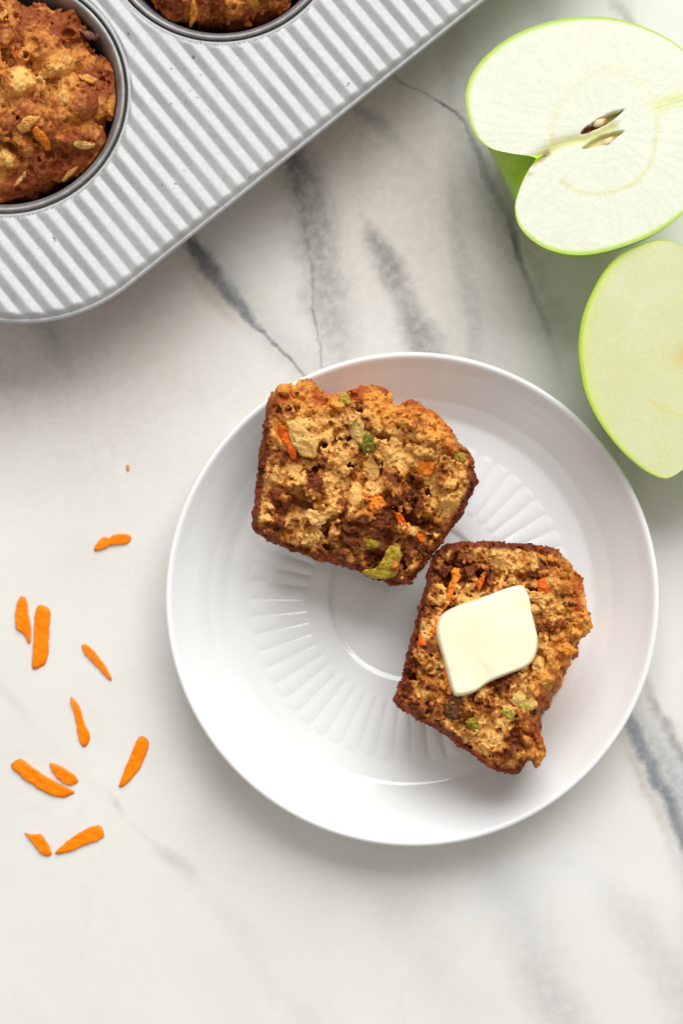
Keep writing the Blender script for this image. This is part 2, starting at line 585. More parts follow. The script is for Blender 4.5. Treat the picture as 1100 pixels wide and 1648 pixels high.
def poly_sdf(poly, X, Y):
    P = np.asarray(poly); d = np.full(X.shape, 1e9); inside = np.zeros(X.shape, bool)
    for i in range(len(P)):
        a = P[i]; b = P[(i + 1) % len(P)]
        e = b - a
        wx = X - a[0]; wy = Y - a[1]
        t = np.clip((wx * e[0] + wy * e[1]) / max(e @ e, 1e-9), 0, 1)
        d = np.minimum(d, (wx - t * e[0]) ** 2 + (wy - t * e[1]) ** 2)
        c = ((a[1] > Y) != (b[1] > Y))
        if abs(e[1]) > 1e-12:
            inside ^= c & (X < e[0] * (Y - a[1]) / e[1] + a[0])
    d = np.sqrt(d)
    return np.where(inside, -d, d)


class Field:
    def __init__(self, lo, hi, h):
        self.h = h; self.lo = np.array(lo, float)
        self.n = np.ceil((np.array(hi) - self.lo) / h).astype(int) + 1
        self.ax = [self.lo[k] + np.arange(self.n[k]) * h for k in range(3)]
        self.X, self.Y, self.Z = np.meshgrid(*[a.astype(np.float32) for a in self.ax], indexing='ij')
        self.tint = np.zeros(self.X.shape, np.float32)

    def stamp(self, c, r, mode='add', tint=None, k=0.0, squash=(1, 1, 1), rot=0.0):
        h = self.h; R = r * max(1.0, max(1 / s for s in squash)) + 2 * h + k
        i0 = np.maximum(((np.asarray(c) - R - self.lo) / h).astype(int), 0)
        i1 = np.minimum(((np.asarray(c) + R - self.lo) / h).astype(int) + 2, self.n)
        if np.any(i1 <= i0): return
        sl = tuple(slice(a, b) for a, b in zip(i0, i1))
        x = self.X[sl] - c[0]; y = self.Y[sl] - c[1]; z = self.Z[sl] - c[2]
        if rot:
            cr, sr = math.cos(rot), math.sin(rot)
            x, y = x * cr + y * sr, -x * sr + y * cr
        d = np.sqrt((x * squash[0]) ** 2 + (y * squash[1]) ** 2 + (z * squash[2]) ** 2) - r
        g = self.f[sl]
        if mode == 'add':
            if k > 0:
                hh = np.clip(0.5 + 0.5 * (g - d) / k, 0, 1)
                new = g * (1 - hh) + d * hh - k * hh * (1 - hh)
            else:
                new = np.minimum(g, d)
        else:
            new = np.maximum(g, -d)
        self.f[sl] = new
        if tint is not None:
            m = d < h * 1.6
            self.tint[sl][m] = tint

    def top(self, x, y, zmax_idx=None):
        """height of the surface above (x, y), or None"""
        i = int((x - self.lo[0]) / self.h); j = int((y - self.lo[1]) / self.h)
        if not (0 <= i < self.n[0] and 0 <= j < self.n[1]): return None
        col = self.f[i, j] < 0
        if not col.any(): return None
        k = len(col) - 1 - np.argmax(col[::-1])
        return self.ax[2][k]

    def sample_tint(self, V):
        q = np.clip(np.round((V - self.lo) / self.h).astype(int), 0, self.n - 1)
        return self.tint[q[:, 0], q[:, 1], q[:, 2]]


def lerp3(a, b, t):
    return np.asarray(a)[None, :] * (1 - t)[:, None] + np.asarray(b)[None, :] * t[:, None]


def mixc(A, b, t):
    return A * (1 - t)[:, None] + np.asarray(b)[None, :] * t[:, None]


CR_LIGHT = (0.88, 0.48, 0.135)
CR_MID = (0.52, 0.170, 0.024)
CR_DARK = (0.17, 0.036, 0.005)
CRUST = (0.14, 0.020, 0.003)
GOLD = (0.80, 0.34, 0.055)
BROWN_TOP = (0.40, 0.075, 0.008)
H = 0.33


def half_muffin(outline_px, crown_px, base_px, zface, tilt_deg, label, seed, edge_dip=5.0):
    """outline_px: torn face outline; the axis runs base_px -> crown_px"""
    rng = np.random.default_rng(seed)
    b0 = at(*base_px, zface); b1 = at(*crown_px, zface)
    A = b1 - b0; A /= np.linalg.norm(A)
    t = math.radians(tilt_deg)
    A = A * math.cos(t) + np.array([0, 0, math.sin(t)])
    T = np.cross(A, np.array([0, 0, 1.0])); T /= np.linalg.norm(T)
    C = np.cross(T, A)
    O = b0
    poly = []
    for p in outline_px:
        w = on_plane(p[0], p[1], O, C) - O
        poly.append((w @ T, w @ A))
    poly = catmull(poly, 160)
    lo = poly.min(0); hi = poly.max(0)
    m = 0.5 * (lo[0] + hi[0])
    rmax = (hi[0] - lo[0]) / 2
    F = Field((lo[0] - 5, lo[1] - 5, -rmax - 4), (hi[0] + 5, hi[1] + 5, 7), H)
    # 2-D distance raster
    hr = 0.4
    rx = np.arange(m - 2 * rmax - 12, m + 2 * rmax + 12, hr); ry = np.arange(lo[1] - 8, hi[1] + 8, hr)
    RX, RY = np.meshgrid(rx, ry, indexing='ij')
    S = poly_sdf(poly, RX, RY).astype(np.float32)

    def look(tx, a):
        u = np.clip((tx - rx[0]) / hr, 0, len(rx) - 1.001); v = np.clip((a - ry[0]) / hr, 0, len(ry) - 1.001)
        i = u.astype(np.int32); j = v.astype(np.int32); fu = u - i; fv = v - j
        return (S[i, j] * (1 - fu) + S[i + 1, j] * fu) * (1 - fv) + (S[i, j + 1] * (1 - fu) + S[i + 1, j + 1] * fu) * fv

    X, Y, Z = F.X, F.Y, F.Z
    tt = X - m
    rho = np.sqrt(tt * tt + Z * Z) + 1e-6
    w = (1 + tt / rho) / 2
    d = look(m + rho, Y) * w + look(m - rho, Y) * (1 - w)
    d = np.maximum(d, look(X, Y) + 0.04 * np.maximum(-Z, 0))
    # torn surface height over the face
    x2, y2 = X[:, :, 0], Y[:, :, 0]
    z0 = np.zeros_like(x2)
    hc = 2.3 * fbm(x2, y2, z0, 17, 2, seed) + 2.0 * fbm(x2, y2, z0, 7, 2, seed + 1)
    s2 = look(x2, y2)
    aa = (y2 - lo[1]) / (hi[1] - lo[1])
    crown_w = smooth01((aa - 0.60) / 0.22)
    hc = hc - crown_w * edge_dip * np.clip(1 + s2 / 9.0, 0, 1) ** 2 - (1 - crown_w) * 1.8 * np.clip(1 + s2 / 3.2, 0, 1)
    cut = Z - hc[:, :, None]
    f = np.maximum(d, cut).astype(np.float32)
    wt = np.clip((cut - d + 1.2) / 2.4, 0, 1)
    band = np.abs(f) < 4.5
    bx, by, bz = X[band], Y[band], Z[band]
    bw = wt[band] * np.clip(-d[band] / 2.8, 0.15, 1)
    crw = smooth01((((by - lo[1]) / (hi[1] - lo[1])) - 0.66) / 0.2)
    wx = bx + 1.2 * vnoise(bx / 2.5, by / 2.5, bz / 2.5, seed + 50); wy = by + 1.2 * vnoise(bx / 2.5, by / 2.5, bz / 2.5, seed + 51)
    face_n = 1.5 * fbm(bx, by, bz, 7.0, 2, seed + 2) + 1.3 - 5.0 * np.abs(vnoise(wx / 4.2, wy / 4.2, bz / 4.2, seed + 3)) - 1.1 * np.abs(vnoise(wx / 1.7, wy / 1.7, bz / 1.7, seed + 4))
    side_n = 0.40 * fbm(bx, by, bz, 2.6, 2, seed + 6) + 0.35 * vnoise(bx / .8, by / .8, bz / .8, seed + 7)
    crown_n = 2.1 * fbm(bx, by, bz, 6.5, 3, seed + 8) + 0.5 * vnoise(bx / 1.1, by / 1.1, bz / 1.1, seed + 9)
    F.f = f
    # crown knobs
    nk = 70
    for _ in range(nk):
        x = rng.uniform(lo[0], hi[0]); a = lo[1] + (hi[1] - lo[1]) * rng.uniform(0.62, 1.02); z = rng.uniform(-rmax * 0.8, 1)
        rr = math.hypot(x - m, z)
        dd = float(look(np.array([m + math.copysign(rr, x - m)]), np.array([a]))[0])
        if -4.0 < dd < -0.6:
            r = rng.uniform(1.6, 3.6)
            F.stamp((x, a, z), r, 'add', tint=rng.uniform(-1, 1), k=0.9, squash=(1, 1, rng.uniform(.9, 1.5)))
    for _ in range(44):
        x = rng.uniform(lo[0], hi[0]); a = rng.uniform(lo[1], hi[1])
        if float(look(np.array([x]), np.array([a]))[0]) > -5: continue
        tz = F.top(x, a)
        if tz is None: continue
        r = rng.uniform(1.8, 4.2)
        F.stamp((x, a, tz + r * 0.15), r, 'sub', squash=(1, rng.uniform(.5, 2.0), rng.uniform(.9, 1.6)), rot=rng.uniform(0, 3.1))
    F.f[band] += (bw * face_n + (1 - bw) * (side_n * (1 - crw) + crown_n * crw)).astype(np.float32)
    # bubbles torn open
    for _ in range(900):
        x = rng.uniform(lo[0], hi[0]); a = rng.uniform(lo[1], hi[1])
        s = float(look(np.array([x]), np.array([a]))[0])
        if s > -1.6: continue
        tz = F.top(x, a)
        if tz is None: continue
        r = 0.36 / (rng.uniform(0.015, 1) ** 0.5)
        r = min(r, 2.6)
        F.stamp((x, a, tz + rng.uniform(-0.9, 0.45) * r), r, 'sub', squash=(1, rng.uniform(.55, 1.4), rng.uniform(.7, 1.2)), rot=rng.uniform(0, 3.1))
    # ragged crumbs standing proud
    for _ in range(2300):
        x = rng.uniform(lo[0], hi[0]); a = rng.uniform(lo[1], hi[1])
        s = float(look(np.array([x]), np.array([a]))[0])
        if s > -0.3: continue
        tz = F.top(x, a)
        if tz is None: continue
        r = 0.30 / (rng.uniform(0.04, 1) ** 0.42)
        F.stamp((x, a, tz + rng.uniform(-0.3, 0.5) * r), r, 'add', tint=rng.uniform(0.2, 1), squash=(1, rng.uniform(.7, 1.3), 1), rot=rng.uniform(0, 3.1))
    b2 = np.abs(F.f) < 1.2
    bx, by, bz = X[b2], Y[b2], Z[b2]
    F.f[b2] += (0.24 * vnoise(bx / 1.25, by / 1.25, bz / 1.25, seed + 40) + 0.42 * vnoise(bx / .68, by / .68, bz / .68, seed + 41)).astype(np.float32)
    # never pass into the plate
    WZ = O[2] + X * T[2] + Y * A[2] + Z * C[2]
    WX = O[0] + X * T[0] + Y * A[0] + Z * C[0] - PC[0]
    WY = O[1] + X * T[1] + Y * A[1] + Z * C[1] - PC[1]
    Rr = np.sqrt(WX * WX + WY * WY)
    pz = plate_z(Rr) + 0.5 * ((Rr > 33) & (Rr < 55.5))
    lim = np.where(Rr < 81.2, pz + 0.05 - WZ, -50.0)
    F.f = np.maximum(F.f, lim.astype(np.float32))
    V, Q = surface_nets(F.f, F.lo, F.h)
    # colours
    x, y, z = V.T
    tt = x - m; rho = np.sqrt(tt * tt + z * z) + 1e-6; ww = (1 + tt / rho) / 2
    dv = look(m + rho, y) * ww + look(m - rho, y) * (1 - ww)
    av = (y - lo[1]) / (hi[1] - lo[1])
    n1 = fbm(x, y, z, 6.5, 3, seed + 20); n2 = fbm(x, y, z, 1.9, 2, seed + 21); n3 = vnoise(x / .7, y / .7, z / .7, seed + 22)
    tn = F.sample_tint(V)
    k = 0.50 + 1.75 * n1 + 0.75 * n2 + 0.10 * n3 + 0.18 * tn + 0.45 * (av - .45)
    c = lerp3(CR_DARK, CR_MID, smooth01(k / 0.45))
    c = mixc(c, CR_LIGHT, smooth01((k - 0.42) / 0.55))
    # crown: golden to brown
    cn = 0.52 + 1.4 * fbm(x, y, z, 5.5, 3, seed + 30) + 0.30 * n2 + 0.25 * tn
    cc = lerp3(BROWN_TOP, GOLD, smooth01(cn))
    wcrown = smooth01((av - 0.58) / 0.22) * smooth01((dv + 8.5 + 4.0 * n1) / 5.0)
    c = c * (1 - wcrown)[:, None] + cc * wcrown[:, None]
    # side and base crust
    ck = lerp3(CRUST, (0.30, 0.056, 0.006), smooth01(0.30 + 0.8 * n2 + 0.5 * n3))
    wside = smooth01((dv + 3.1 + 1.5 * n1) / 1.6) * (1 - smooth01((av - 0.70) / 0.22))
    c = c * (1 - wside)[:, None] + ck * wside[:, None]
    c = np.clip(c * (1 + 0.06 * n3)[:, None], 0.004, 0.9)
    W = O + V[:, :1] * T + V[:, 1:2] * A + V[:, 2:3] * C
    org = np.array([W[:, 0].mean(), W[:, 1].mean(), W[:, 2].min()])
    root = empty("muffin_half", org)
    tag(root, label, "muffin")
    body = make_mesh("crumb", W, Q, M_CRUMB, root, org, col=c)
    return dict(root=root, W=W, O=O, T=T, A=A, C=C)


class HeightMap:
    """top height (mm) of a point cloud over a 0.7 mm grid"""
    def __init__(self, W, cell=0.7):
        self.c = cell; self.lo = W[:, :2].min(0)
        n = np.ceil((W[:, :2].max(0) - self.lo) / cell).astype(int) + 2
        self.g = np.full(n, -1e3)
        q = ((W[:, :2] - self.lo) / cell).astype(int)
        np.maximum.at(self.g, (q[:, 0], q[:, 1]), W[:, 2])

    def near(self, x, y, r=1.5, pct=60, default=None):
        i0 = int((x - r - self.lo[0]) / self.c); i1 = int((x + r - self.lo[0]) / self.c) + 1
        j0 = int((y - r - self.lo[1]) / self.c); j1 = int((y + r - self.lo[1]) / self.c) + 1
        s = self.g[max(i0, 0):max(i1, 0), max(j0, 0):max(j1, 0)]
        s = s[s > -100]
        return float(np.percentile(s, pct)) if s.size else default


def lump(name, poly_xy, base_z, thick, mat, col, parent=None, n=28, rings=7, rough=0.12, below=1.0, seed=0, col2=None, power=2.4, grit=0.0):
    """a solid chip whose plan is poly_xy (mm); base_z is a number or a function of x, y; thick = height above base"""
    P = catmull(poly_xy, n)
    area = 0.5 * np.sum(P[:, 0] * np.roll(P[:, 1], -1) - np.roll(P[:, 0], -1) * P[:, 1])
    if area < 0: P = P[::-1]
    cen = P.mean(0)
    V = []; q_all = []
    for k in range(rings):
        q = 1 - k / rings
        ring = cen + (P - cen) * (q ** 0.8)
        top = thick * (1 - q ** power) ** 0.5
        V.append(np.column_stack([ring, np.full(n, top)])); q_all += [q] * n
    V.append(np.array([[cen[0], cen[1], thick]])); q_all.append(0)
    V = np.concatenate(V)
    nz = fbm(V[:, 0], V[:, 1], V[:, 2], max(thick * 1.2, 1.2), 2, seed)
    V[:, 2] += nz * rough * thick * 1.6
    V[:, :2] += (np.stack([vnoise(V[:, 0] * .9, V[:, 1] * .9, V[:, 2] * .9, seed + 1), vnoise(V[:, 0] * .9, V[:, 1] * .9, V[:, 2] * .9, seed + 2)], 1)) * rough * 0.8
    if grit:
        gx, gy, gz = V.T.copy()
        V[:, 2] += grit * (0.8 * vnoise(gx / 1.3, gy / 1.3, gz * 0, seed + 5) + 0.6 * vnoise(gx / .6, gy / .6, gz * 0, seed + 6))
        V[:, 0] += grit * 1.1 * vnoise(gx / 1.6, gy / 1.6, gz * 0, seed + 7)
        V[:, 1] += grit * 1.1 * vnoise(gx / 1.6, gy / 1.6, gz * 0, seed + 8)
    bot = np.column_stack([cen + (V[:n, :2] - cen) * 0.9, np.full(n, -below)])
    V = np.concatenate([V, bot, [[cen[0], cen[1], -below]]])
    if callable(base_z):
        bz = np.array([base_z(x, y) for x, y in V[:, :2]])
    else:
        bz = base_z
    V[:, 2] += bz
    F = []
    for k in range(rings - 1):
        for j in range(n):
            j2 = (j + 1) % n
            F.append((k * n + j, k * n + j2, (k + 1) * n + j2, (k + 1) * n + j))
    a = (rings - 1) * n; ctr = rings * n
    for j in range(n): F.append((a + j, a + (j + 1) % n, ctr))
    b0 = ctr + 1
    for j in range(n):
        j2 = (j + 1) % n
        F.append((b0 + j, b0 + j2, j2, j))
        F.append((b0 + j2, b0 + j, b0 + n))
    nn = fbm(V[:, 0], V[:, 1], V[:, 2], 3.0, 2, seed + 9) * 0.5 + 0.5
    c = lerp3(col, col2 if col2 is not None else col, np.clip(nn, 0, 1))
    return make_mesh(name, V, F, mat, parent, origin=(cen[0], cen[1], V[:, 2].min()), col=c)


# ------------------------------------------------------------------ muffin halves
OUT1 = [(452, 622), (440, 632), (428, 652), (424, 690), (417, 735), (410, 790), (405, 838), (409, 856), (425, 868), (470, 889), (520, 905), (570, 918), (610, 936), (640, 944), (663, 938),
        (690, 905), (712, 875), (738, 840), (757, 805), (769, 776), (764, 756), (765, 738), (748, 722), (730, 697), (715, 678), (690, 657), (668, 652), (648, 655), (628, 650), (618, 640), (600, 630),
        (585, 622), (568, 620), (552, 630), (535, 634), (515, 632), (500, 623), (478, 624)]
OUT2 = [(704, 884), (730, 874), (770, 870), (830, 872), (890, 880), (905, 893), (920, 915), (935, 940), (943, 968), (952, 1003), (945, 1018), (928, 1030), (920, 1048), (914, 1078), (903, 1098),
        (888, 1112), (880, 1132), (868, 1150), (866, 1180), (875, 1205), (874, 1222), (862, 1236), (850, 1225), (836, 1243), (822, 1247), (790, 1236), (770, 1222), (740, 1203), (712, 1180), (680, 1162), (655, 1148), (634, 1130), (637, 1110),
        (648, 1075), (660, 1030), (672, 985), (684, 940), (692, 905)]
mh1 = half_muffin(OUT1, (600, 650), (536, 902), 30.0, 12.0, "muffin half lying torn side up with no butter on it", 31, 5.0)
mh2 = half_muffin(OUT2, (915, 1045), (668, 1008), 28.5, 9.0, "torn muffin half topped with a pat of butter", 57, 4.0)


def bits(mh, items, scale, off):
    hm = HeightMap(mh['W'])
    mh['hm'] = hm
    for k, (name, poly, col, col2, thick) in enumerate(items):
        mx, my = np.mean(poly, 0)
        pts = [(off[0] + (mx + (x - mx) * 1.15) / scale, off[1] + (my + (y - my) * 1.15) / scale) for x, y in poly]
        cxp = np.mean([p[0] for p in pts]); cyp = np.mean([p[1] for p in pts])
        w = on_plane(cxp, cyp, mh['O'], mh['C'])
        zt = hm.near(w[0], w[1], 2.2, 72, w[2]) - thick * 0.62
        O2 = np.array([w[0], w[1], zt])
        P = [on_plane(px, py, O2, mh['C']) for px, py in pts]
        C = mh['C']
        cen = np.mean(P, 0)

        def bz(x, y, C=C, cen=cen):
            return cen[2] - ((x - cen[0]) * C[0] + (y - cen[1]) * C[1]) / C[2]
        lump(name, [p[:2] for p in P], bz, thick * 0.8, M_CRUMB if name in ('apple_chunk', 'oat_flake', 'dark_bit') else M_BIT, col, mh['root'], n=48, rings=14, rough=0.4, grit=0.55, below=2.6, seed=k + 3, col2=col2)


ORANGE = (0.85, 0.17, 0.008); ORANGE2 = (0.75, 0.24, 0.02); RED = (0.60, 0.075, 0.004)
GREEN = (0.20, 0.15, 0.012); GREEN2 = (0.52, 0.35, 0.06); OLIVE = (0.36, 0.225, 0.010); PALE = (0.86, 0.54, 0.20); PALE2 = (0.76, 0.38, 0.09)
OAT = (0.76, 0.40, 0.11); OAT2 = (0.60, 0.24, 0.04)
bits(mh1, [
    ("apple_chunk", [(218, 195), (262, 215), (305, 245), (335, 290), (325, 345), (285, 342), (240, 300)], PALE, PALE2, 1.6),
    ("carrot_piece", [(186, 212), (208, 235), (232, 285), (252, 338), (237, 356), (206, 315), (184, 262)], RED, ORANGE, 1.6),
    ("apple_chunk", [(478, 215), (518, 203), (548, 238), (570, 262), (540, 300), (505, 280), (482, 250)], PALE, GREEN2, 1.3),
    ("apple_peel", [(545, 262), (572, 258), (584, 285), (578, 325), (548, 328), (530, 300)], GREEN, (0.17, 0.17, 0.016), 1.5),
    ("carrot_piece", [(563, 540), (590, 518), (615, 528), (630, 550), (612, 576), (590, 592), (568, 572)], ORANGE, ORANGE2, 1.7),
    ("carrot_piece", [(668, 590), (700, 605), (718, 640), (712, 670), (688, 650)], ORANGE, RED, 1.3),
    ("carrot_piece", [(752, 385), (800, 372), (840, 394), (822, 422), (775, 418)], ORANGE2, ORANGE, 1.2),
    ("carrot_piece", [(765, 680), (795, 690), (790, 712), (768, 704)], ORANGE, RED, 1.0),
    ("apple_peel", [(545, 838), (600, 820), (625, 772), (650, 733), (692, 755), (682, 800), (664, 855), (600, 860)], OLIVE, (0.42, 0.30, 0.03), 2.0),
    ("apple_peel", [(538, 712), (575, 700), (612, 712), (600, 735), (550, 742)], GREEN, OLIVE, 1.0),
    ("apple_peel", [(440, 100), (470, 95), (478, 125), (455, 140), (438, 128)], GREEN2, GREEN, 1.0),
    ("apple_peel", [(925, 345), (958, 340), (972, 362), (945, 375), (925, 365)], GREEN2, GREEN, 1.0),
    ("oat_flake", [(540, 380), (580, 370), (600, 410), (590, 450), (550, 440)], OAT, PALE2, 0.9),
    ("oat_flake", [(300, 590), (350, 585), (380, 610), (350, 640), (310, 630)], OAT, PALE, 0.9),
], 2.619, (380, 600))
bits(mh2, [
    ("carrot_piece", [(376, 198), (406, 203), (392, 262), (366, 332), (338, 368), (346, 318), (362, 250)], ORANGE, ORANGE2, 1.4),
    ("carrot_piece", [(492, 252), (516, 222), (514, 265), (496, 280)], ORANGE, RED, 1.2),
    ("carrot_piece", [(298, 425), (312, 438), (292, 492), (272, 504), (280, 462)], ORANGE, ORANGE2, 1.2),
    ("carrot_piece", [(322, 610), (336, 640), (356, 700), (364, 748), (344, 745), (330, 680)], ORANGE, ORANGE2, 1.4),
    ("carrot_piece", [(765, 262), (805, 240), (834, 268), (802, 302), (775, 290)], RED, ORANGE, 1.2),
    ("carrot_piece", [(835, 535), (890, 530), (948, 568), (905, 584), (850, 565)], ORANGE2, GOLD, 1.3),
    ("carrot_piece", [(225, 500), (248, 515), (240, 550), (220, 545)], ORANGE, RED, 1.0),
    ("apple_peel", [(603, 828), (640, 846), (672, 858), (645, 888), (612, 864)], (0.44, 0.38, 0.06), GREEN2, 1.4),
    ("apple_peel", [(688, 808), (724, 818), (712, 852), (690, 842)], (0.42, 0.38, 0.06), GREEN2, 1.2),
    ("apple_peel", [(434, 900), (480, 888), (498, 930), (462, 938)], GREEN, OLIVE, 1.0),
    ("apple_chunk", [(635, 785), (690, 770), (745, 785), (760, 830), (720, 838), (660, 825)], PALE, GREEN2, 1.6),
    ("oat_flake", [(742, 135), (764, 128), (772, 190), (752, 200), (740, 170)], OAT, PALE2, 1.0),
    ("oat_flake", [(722, 290), (780, 300), (788, 322), (740, 330), (720, 315)], OAT, OAT2, 1.0),
    ("dark_bit", [(345, 800), (395, 788), (412, 828), (385, 880), (340, 862)], (0.07, 0.022, 0.008), (0.16, 0.05, 0.015), 1.0),  # dark lump in place of a hollow, its shade put into the colour
], 2.895, (600, 850))

# ------------------------------------------------------------------ butter
BUT = [(828, 944), (842, 944), (851, 958), (856, 982), (862, 1008), (866, 1030), (862, 1055), (848, 1072), (818, 1084), (788, 1097), (766, 1112), (745, 1118), (732, 1116), (724, 1092), (714, 1055), (706, 1025), (705, 1008),
       (713, 990), (736, 976), (768, 965), (800, 953)]


def build_butter():
    hm = mh2['hm']; C = mh2['C']
    c0 = on_plane(785, 1030, mh2['O'], C)
    zs = []
    for _ in range(60):
        x = c0[0] + RNG.uniform(-12, 12); y = c0[1] + RNG.uniform(-12, 12)
        pl = mh2['O'][2] - ((x - mh2['O'][0]) * C[0] + (y - mh2['O'][1]) * C[1]) / C[2]
        zs.append(hm.near(x, y, 1.5, 75, pl) - pl)
    up = np.percentile(zs, 70)
    O2 = mh2['O'] + np.array([0, 0, up + 0.9])
    P = [on_plane(px, py, O2 + np.array([0, 0, 2.0]), C)[:2] for px, py in BUT]
    P = catmull(P, 120)
    if 0.5 * np.sum(P[:, 0] * np.roll(P[:, 1], -1) - np.roll(P[:, 0], -1) * P[:, 1]) < 0: P = P[::-1]
    cen = P.mean(0); n = len(P)
    T = 2.6
    V = []; rings = 40
    prof = [(1.0, -2.2), (1.025, -0.9), (1.022, 0.0), (1.01, 0.6), (1.0, 1.2), (0.988, 1.75), (0.972, 2.15), (0.955, 2.4)]
    for s, z in prof:
        V.append(np.column_stack([cen + (P - cen) * s, np.full(n, z)]))
    for k in range(1, rings):
        s = 0.96 * (1 - k / rings)
        V.append(np.column_stack([cen + (P - cen) * s, np.full(n, T - 0.2 * (s / 0.96) ** 6)]))
    V.append([[cen[0], cen[1], T]])
    V.append(np.column_stack([cen + (P - cen) * 0.5, np.full(n, -2.4)])); V.append([[cen[0], cen[1], -2.4]])
    V = np.concatenate(V)
    nr = len(prof) + rings - 1
    x, y = V[:, 0], V[:, 1]
    bz = O2[2] - ((x - O2[0]) * C[0] + (y - O2[1]) * C[1]) / C[2]
    rr = np.linalg.norm(V[:, :2] - cen, axis=1)
    rel = np.clip(rr / 16, 0, 1.4)
    drape = np.array([np.clip(hm.near(a, b_, 3.5, 60, 0.0) - c, -1.6, 1.0) for a, b_, c in zip(x, y, bz)])
    # soft dents where it sags into the crumb
    dents = 0.22 * fbm(x, y, x * 0, 9, 2, 3)
    for (px, py, r, dz) in ((755, 1040, 6.5, -0.7), (835, 985, 4, -0.4), (800, 985, 7, 0.25)):
        w = on_plane(px, py, O2, C)
        dents = dents + dz * np.exp(-((x - w[0]) ** 2 + (y - w[1]) ** 2) / r ** 2)
    V[:, 2] += bz + drape * 0.55 * smooth01(rel) + dents
    F = []
    for k in range(nr - 1):
        for j in range(n):
            j2 = (j + 1) % n
            F.append((k * n + j, k * n + j2, (k + 1) * n + j2, (k + 1) * n + j))
    a = (nr - 1) * n; ctr = nr * n
    for j in range(n): F.append((a + j, a + (j + 1) % n, ctr))
    b0 = ctr + 1
    for j in range(n):
        j2 = (j + 1) % n
        F.append((b0 + j, b0 + j2, j2, j)); F.append((b0 + j2, b0 + j, b0 + n))
    o = make_mesh("butter_pat", V, F, M_BUTTER, origin=(cen[0], cen[1], V[:, 2].min()))
    tag(o, "pale yellow softening butter pat lying on the torn muffin half", "butter")


build_butter()

# ------------------------------------------------------------------ muffin tin
ZT = 36.0
ang = math.radians(39.3)
U3 = np.array([math.cos(ang), math.sin(ang), 0]); V3 = np.array([-math.sin(ang), math.cos(ang), 0])
cup1 = at(8, 150, ZT); edge_p = at(490, 229, ZT)
cup2 = at(343, -138, ZT)
EDGE = float((cup1 - edge_p) @ V3)       # cup centre to long edge
PITCH = float(np.linalg.norm(cup2 - cup1))
SHORT = 63.0
CORN = 55.0
TO = cup1 - V3 * EDGE - U3 * SHORT        # the corner of the bounding rectangle
LU, LV = SHORT * 2 + PITCH * 2, EDGE * 2 + PITCH
CR = 38.4
print("tin", EDGE, PITCH, LU, LV)
CUPS = [(SHORT + PITCH * i, EDGE + PITCH * j) for j in range(2) for i in range(3)]


def rrect_project(u, v, inset=0.0):
    """distance inside (positive) the rounded rectangle and the clamped point"""
    hu, hv = LU / 2 - inset, LV / 2 - inset
    R = CORN - inset
    cu, cvv = u - LU / 2, v - LV / 2
    qx = np.abs(cu) - (hu - R); qy = np.abs(cvv) - (hv - R)
    mx, my = np.maximum(qx, 0), np.maximum(qy, 0)
    L = np.sqrt(mx * mx + my * my)
    d = L + np.minimum(np.maximum(qx, qy), 0) - R
    return -d


def tin_world(u, v, z):
    return TO[None, :] * np.array([1, 1, 0]) + np.outer(u, U3) + np.outer(v, V3) + np.outer(z, [0, 0, 1])


def ridge(u):
    t = (u / 5.98 + 0.35) % 1.0
    # steep-cornered valley, rounded crest
    tri = np.abs(t - 0.5) * 2            # 1 at valley, 0 at crest
    s = 1 - tri
    s = np.clip(s, 0, 1)
    return np.where(s < 0.75, s * 1.1, 0.825 + 0.1375 * (1 - ((1 - s) / 0.25) ** 2))


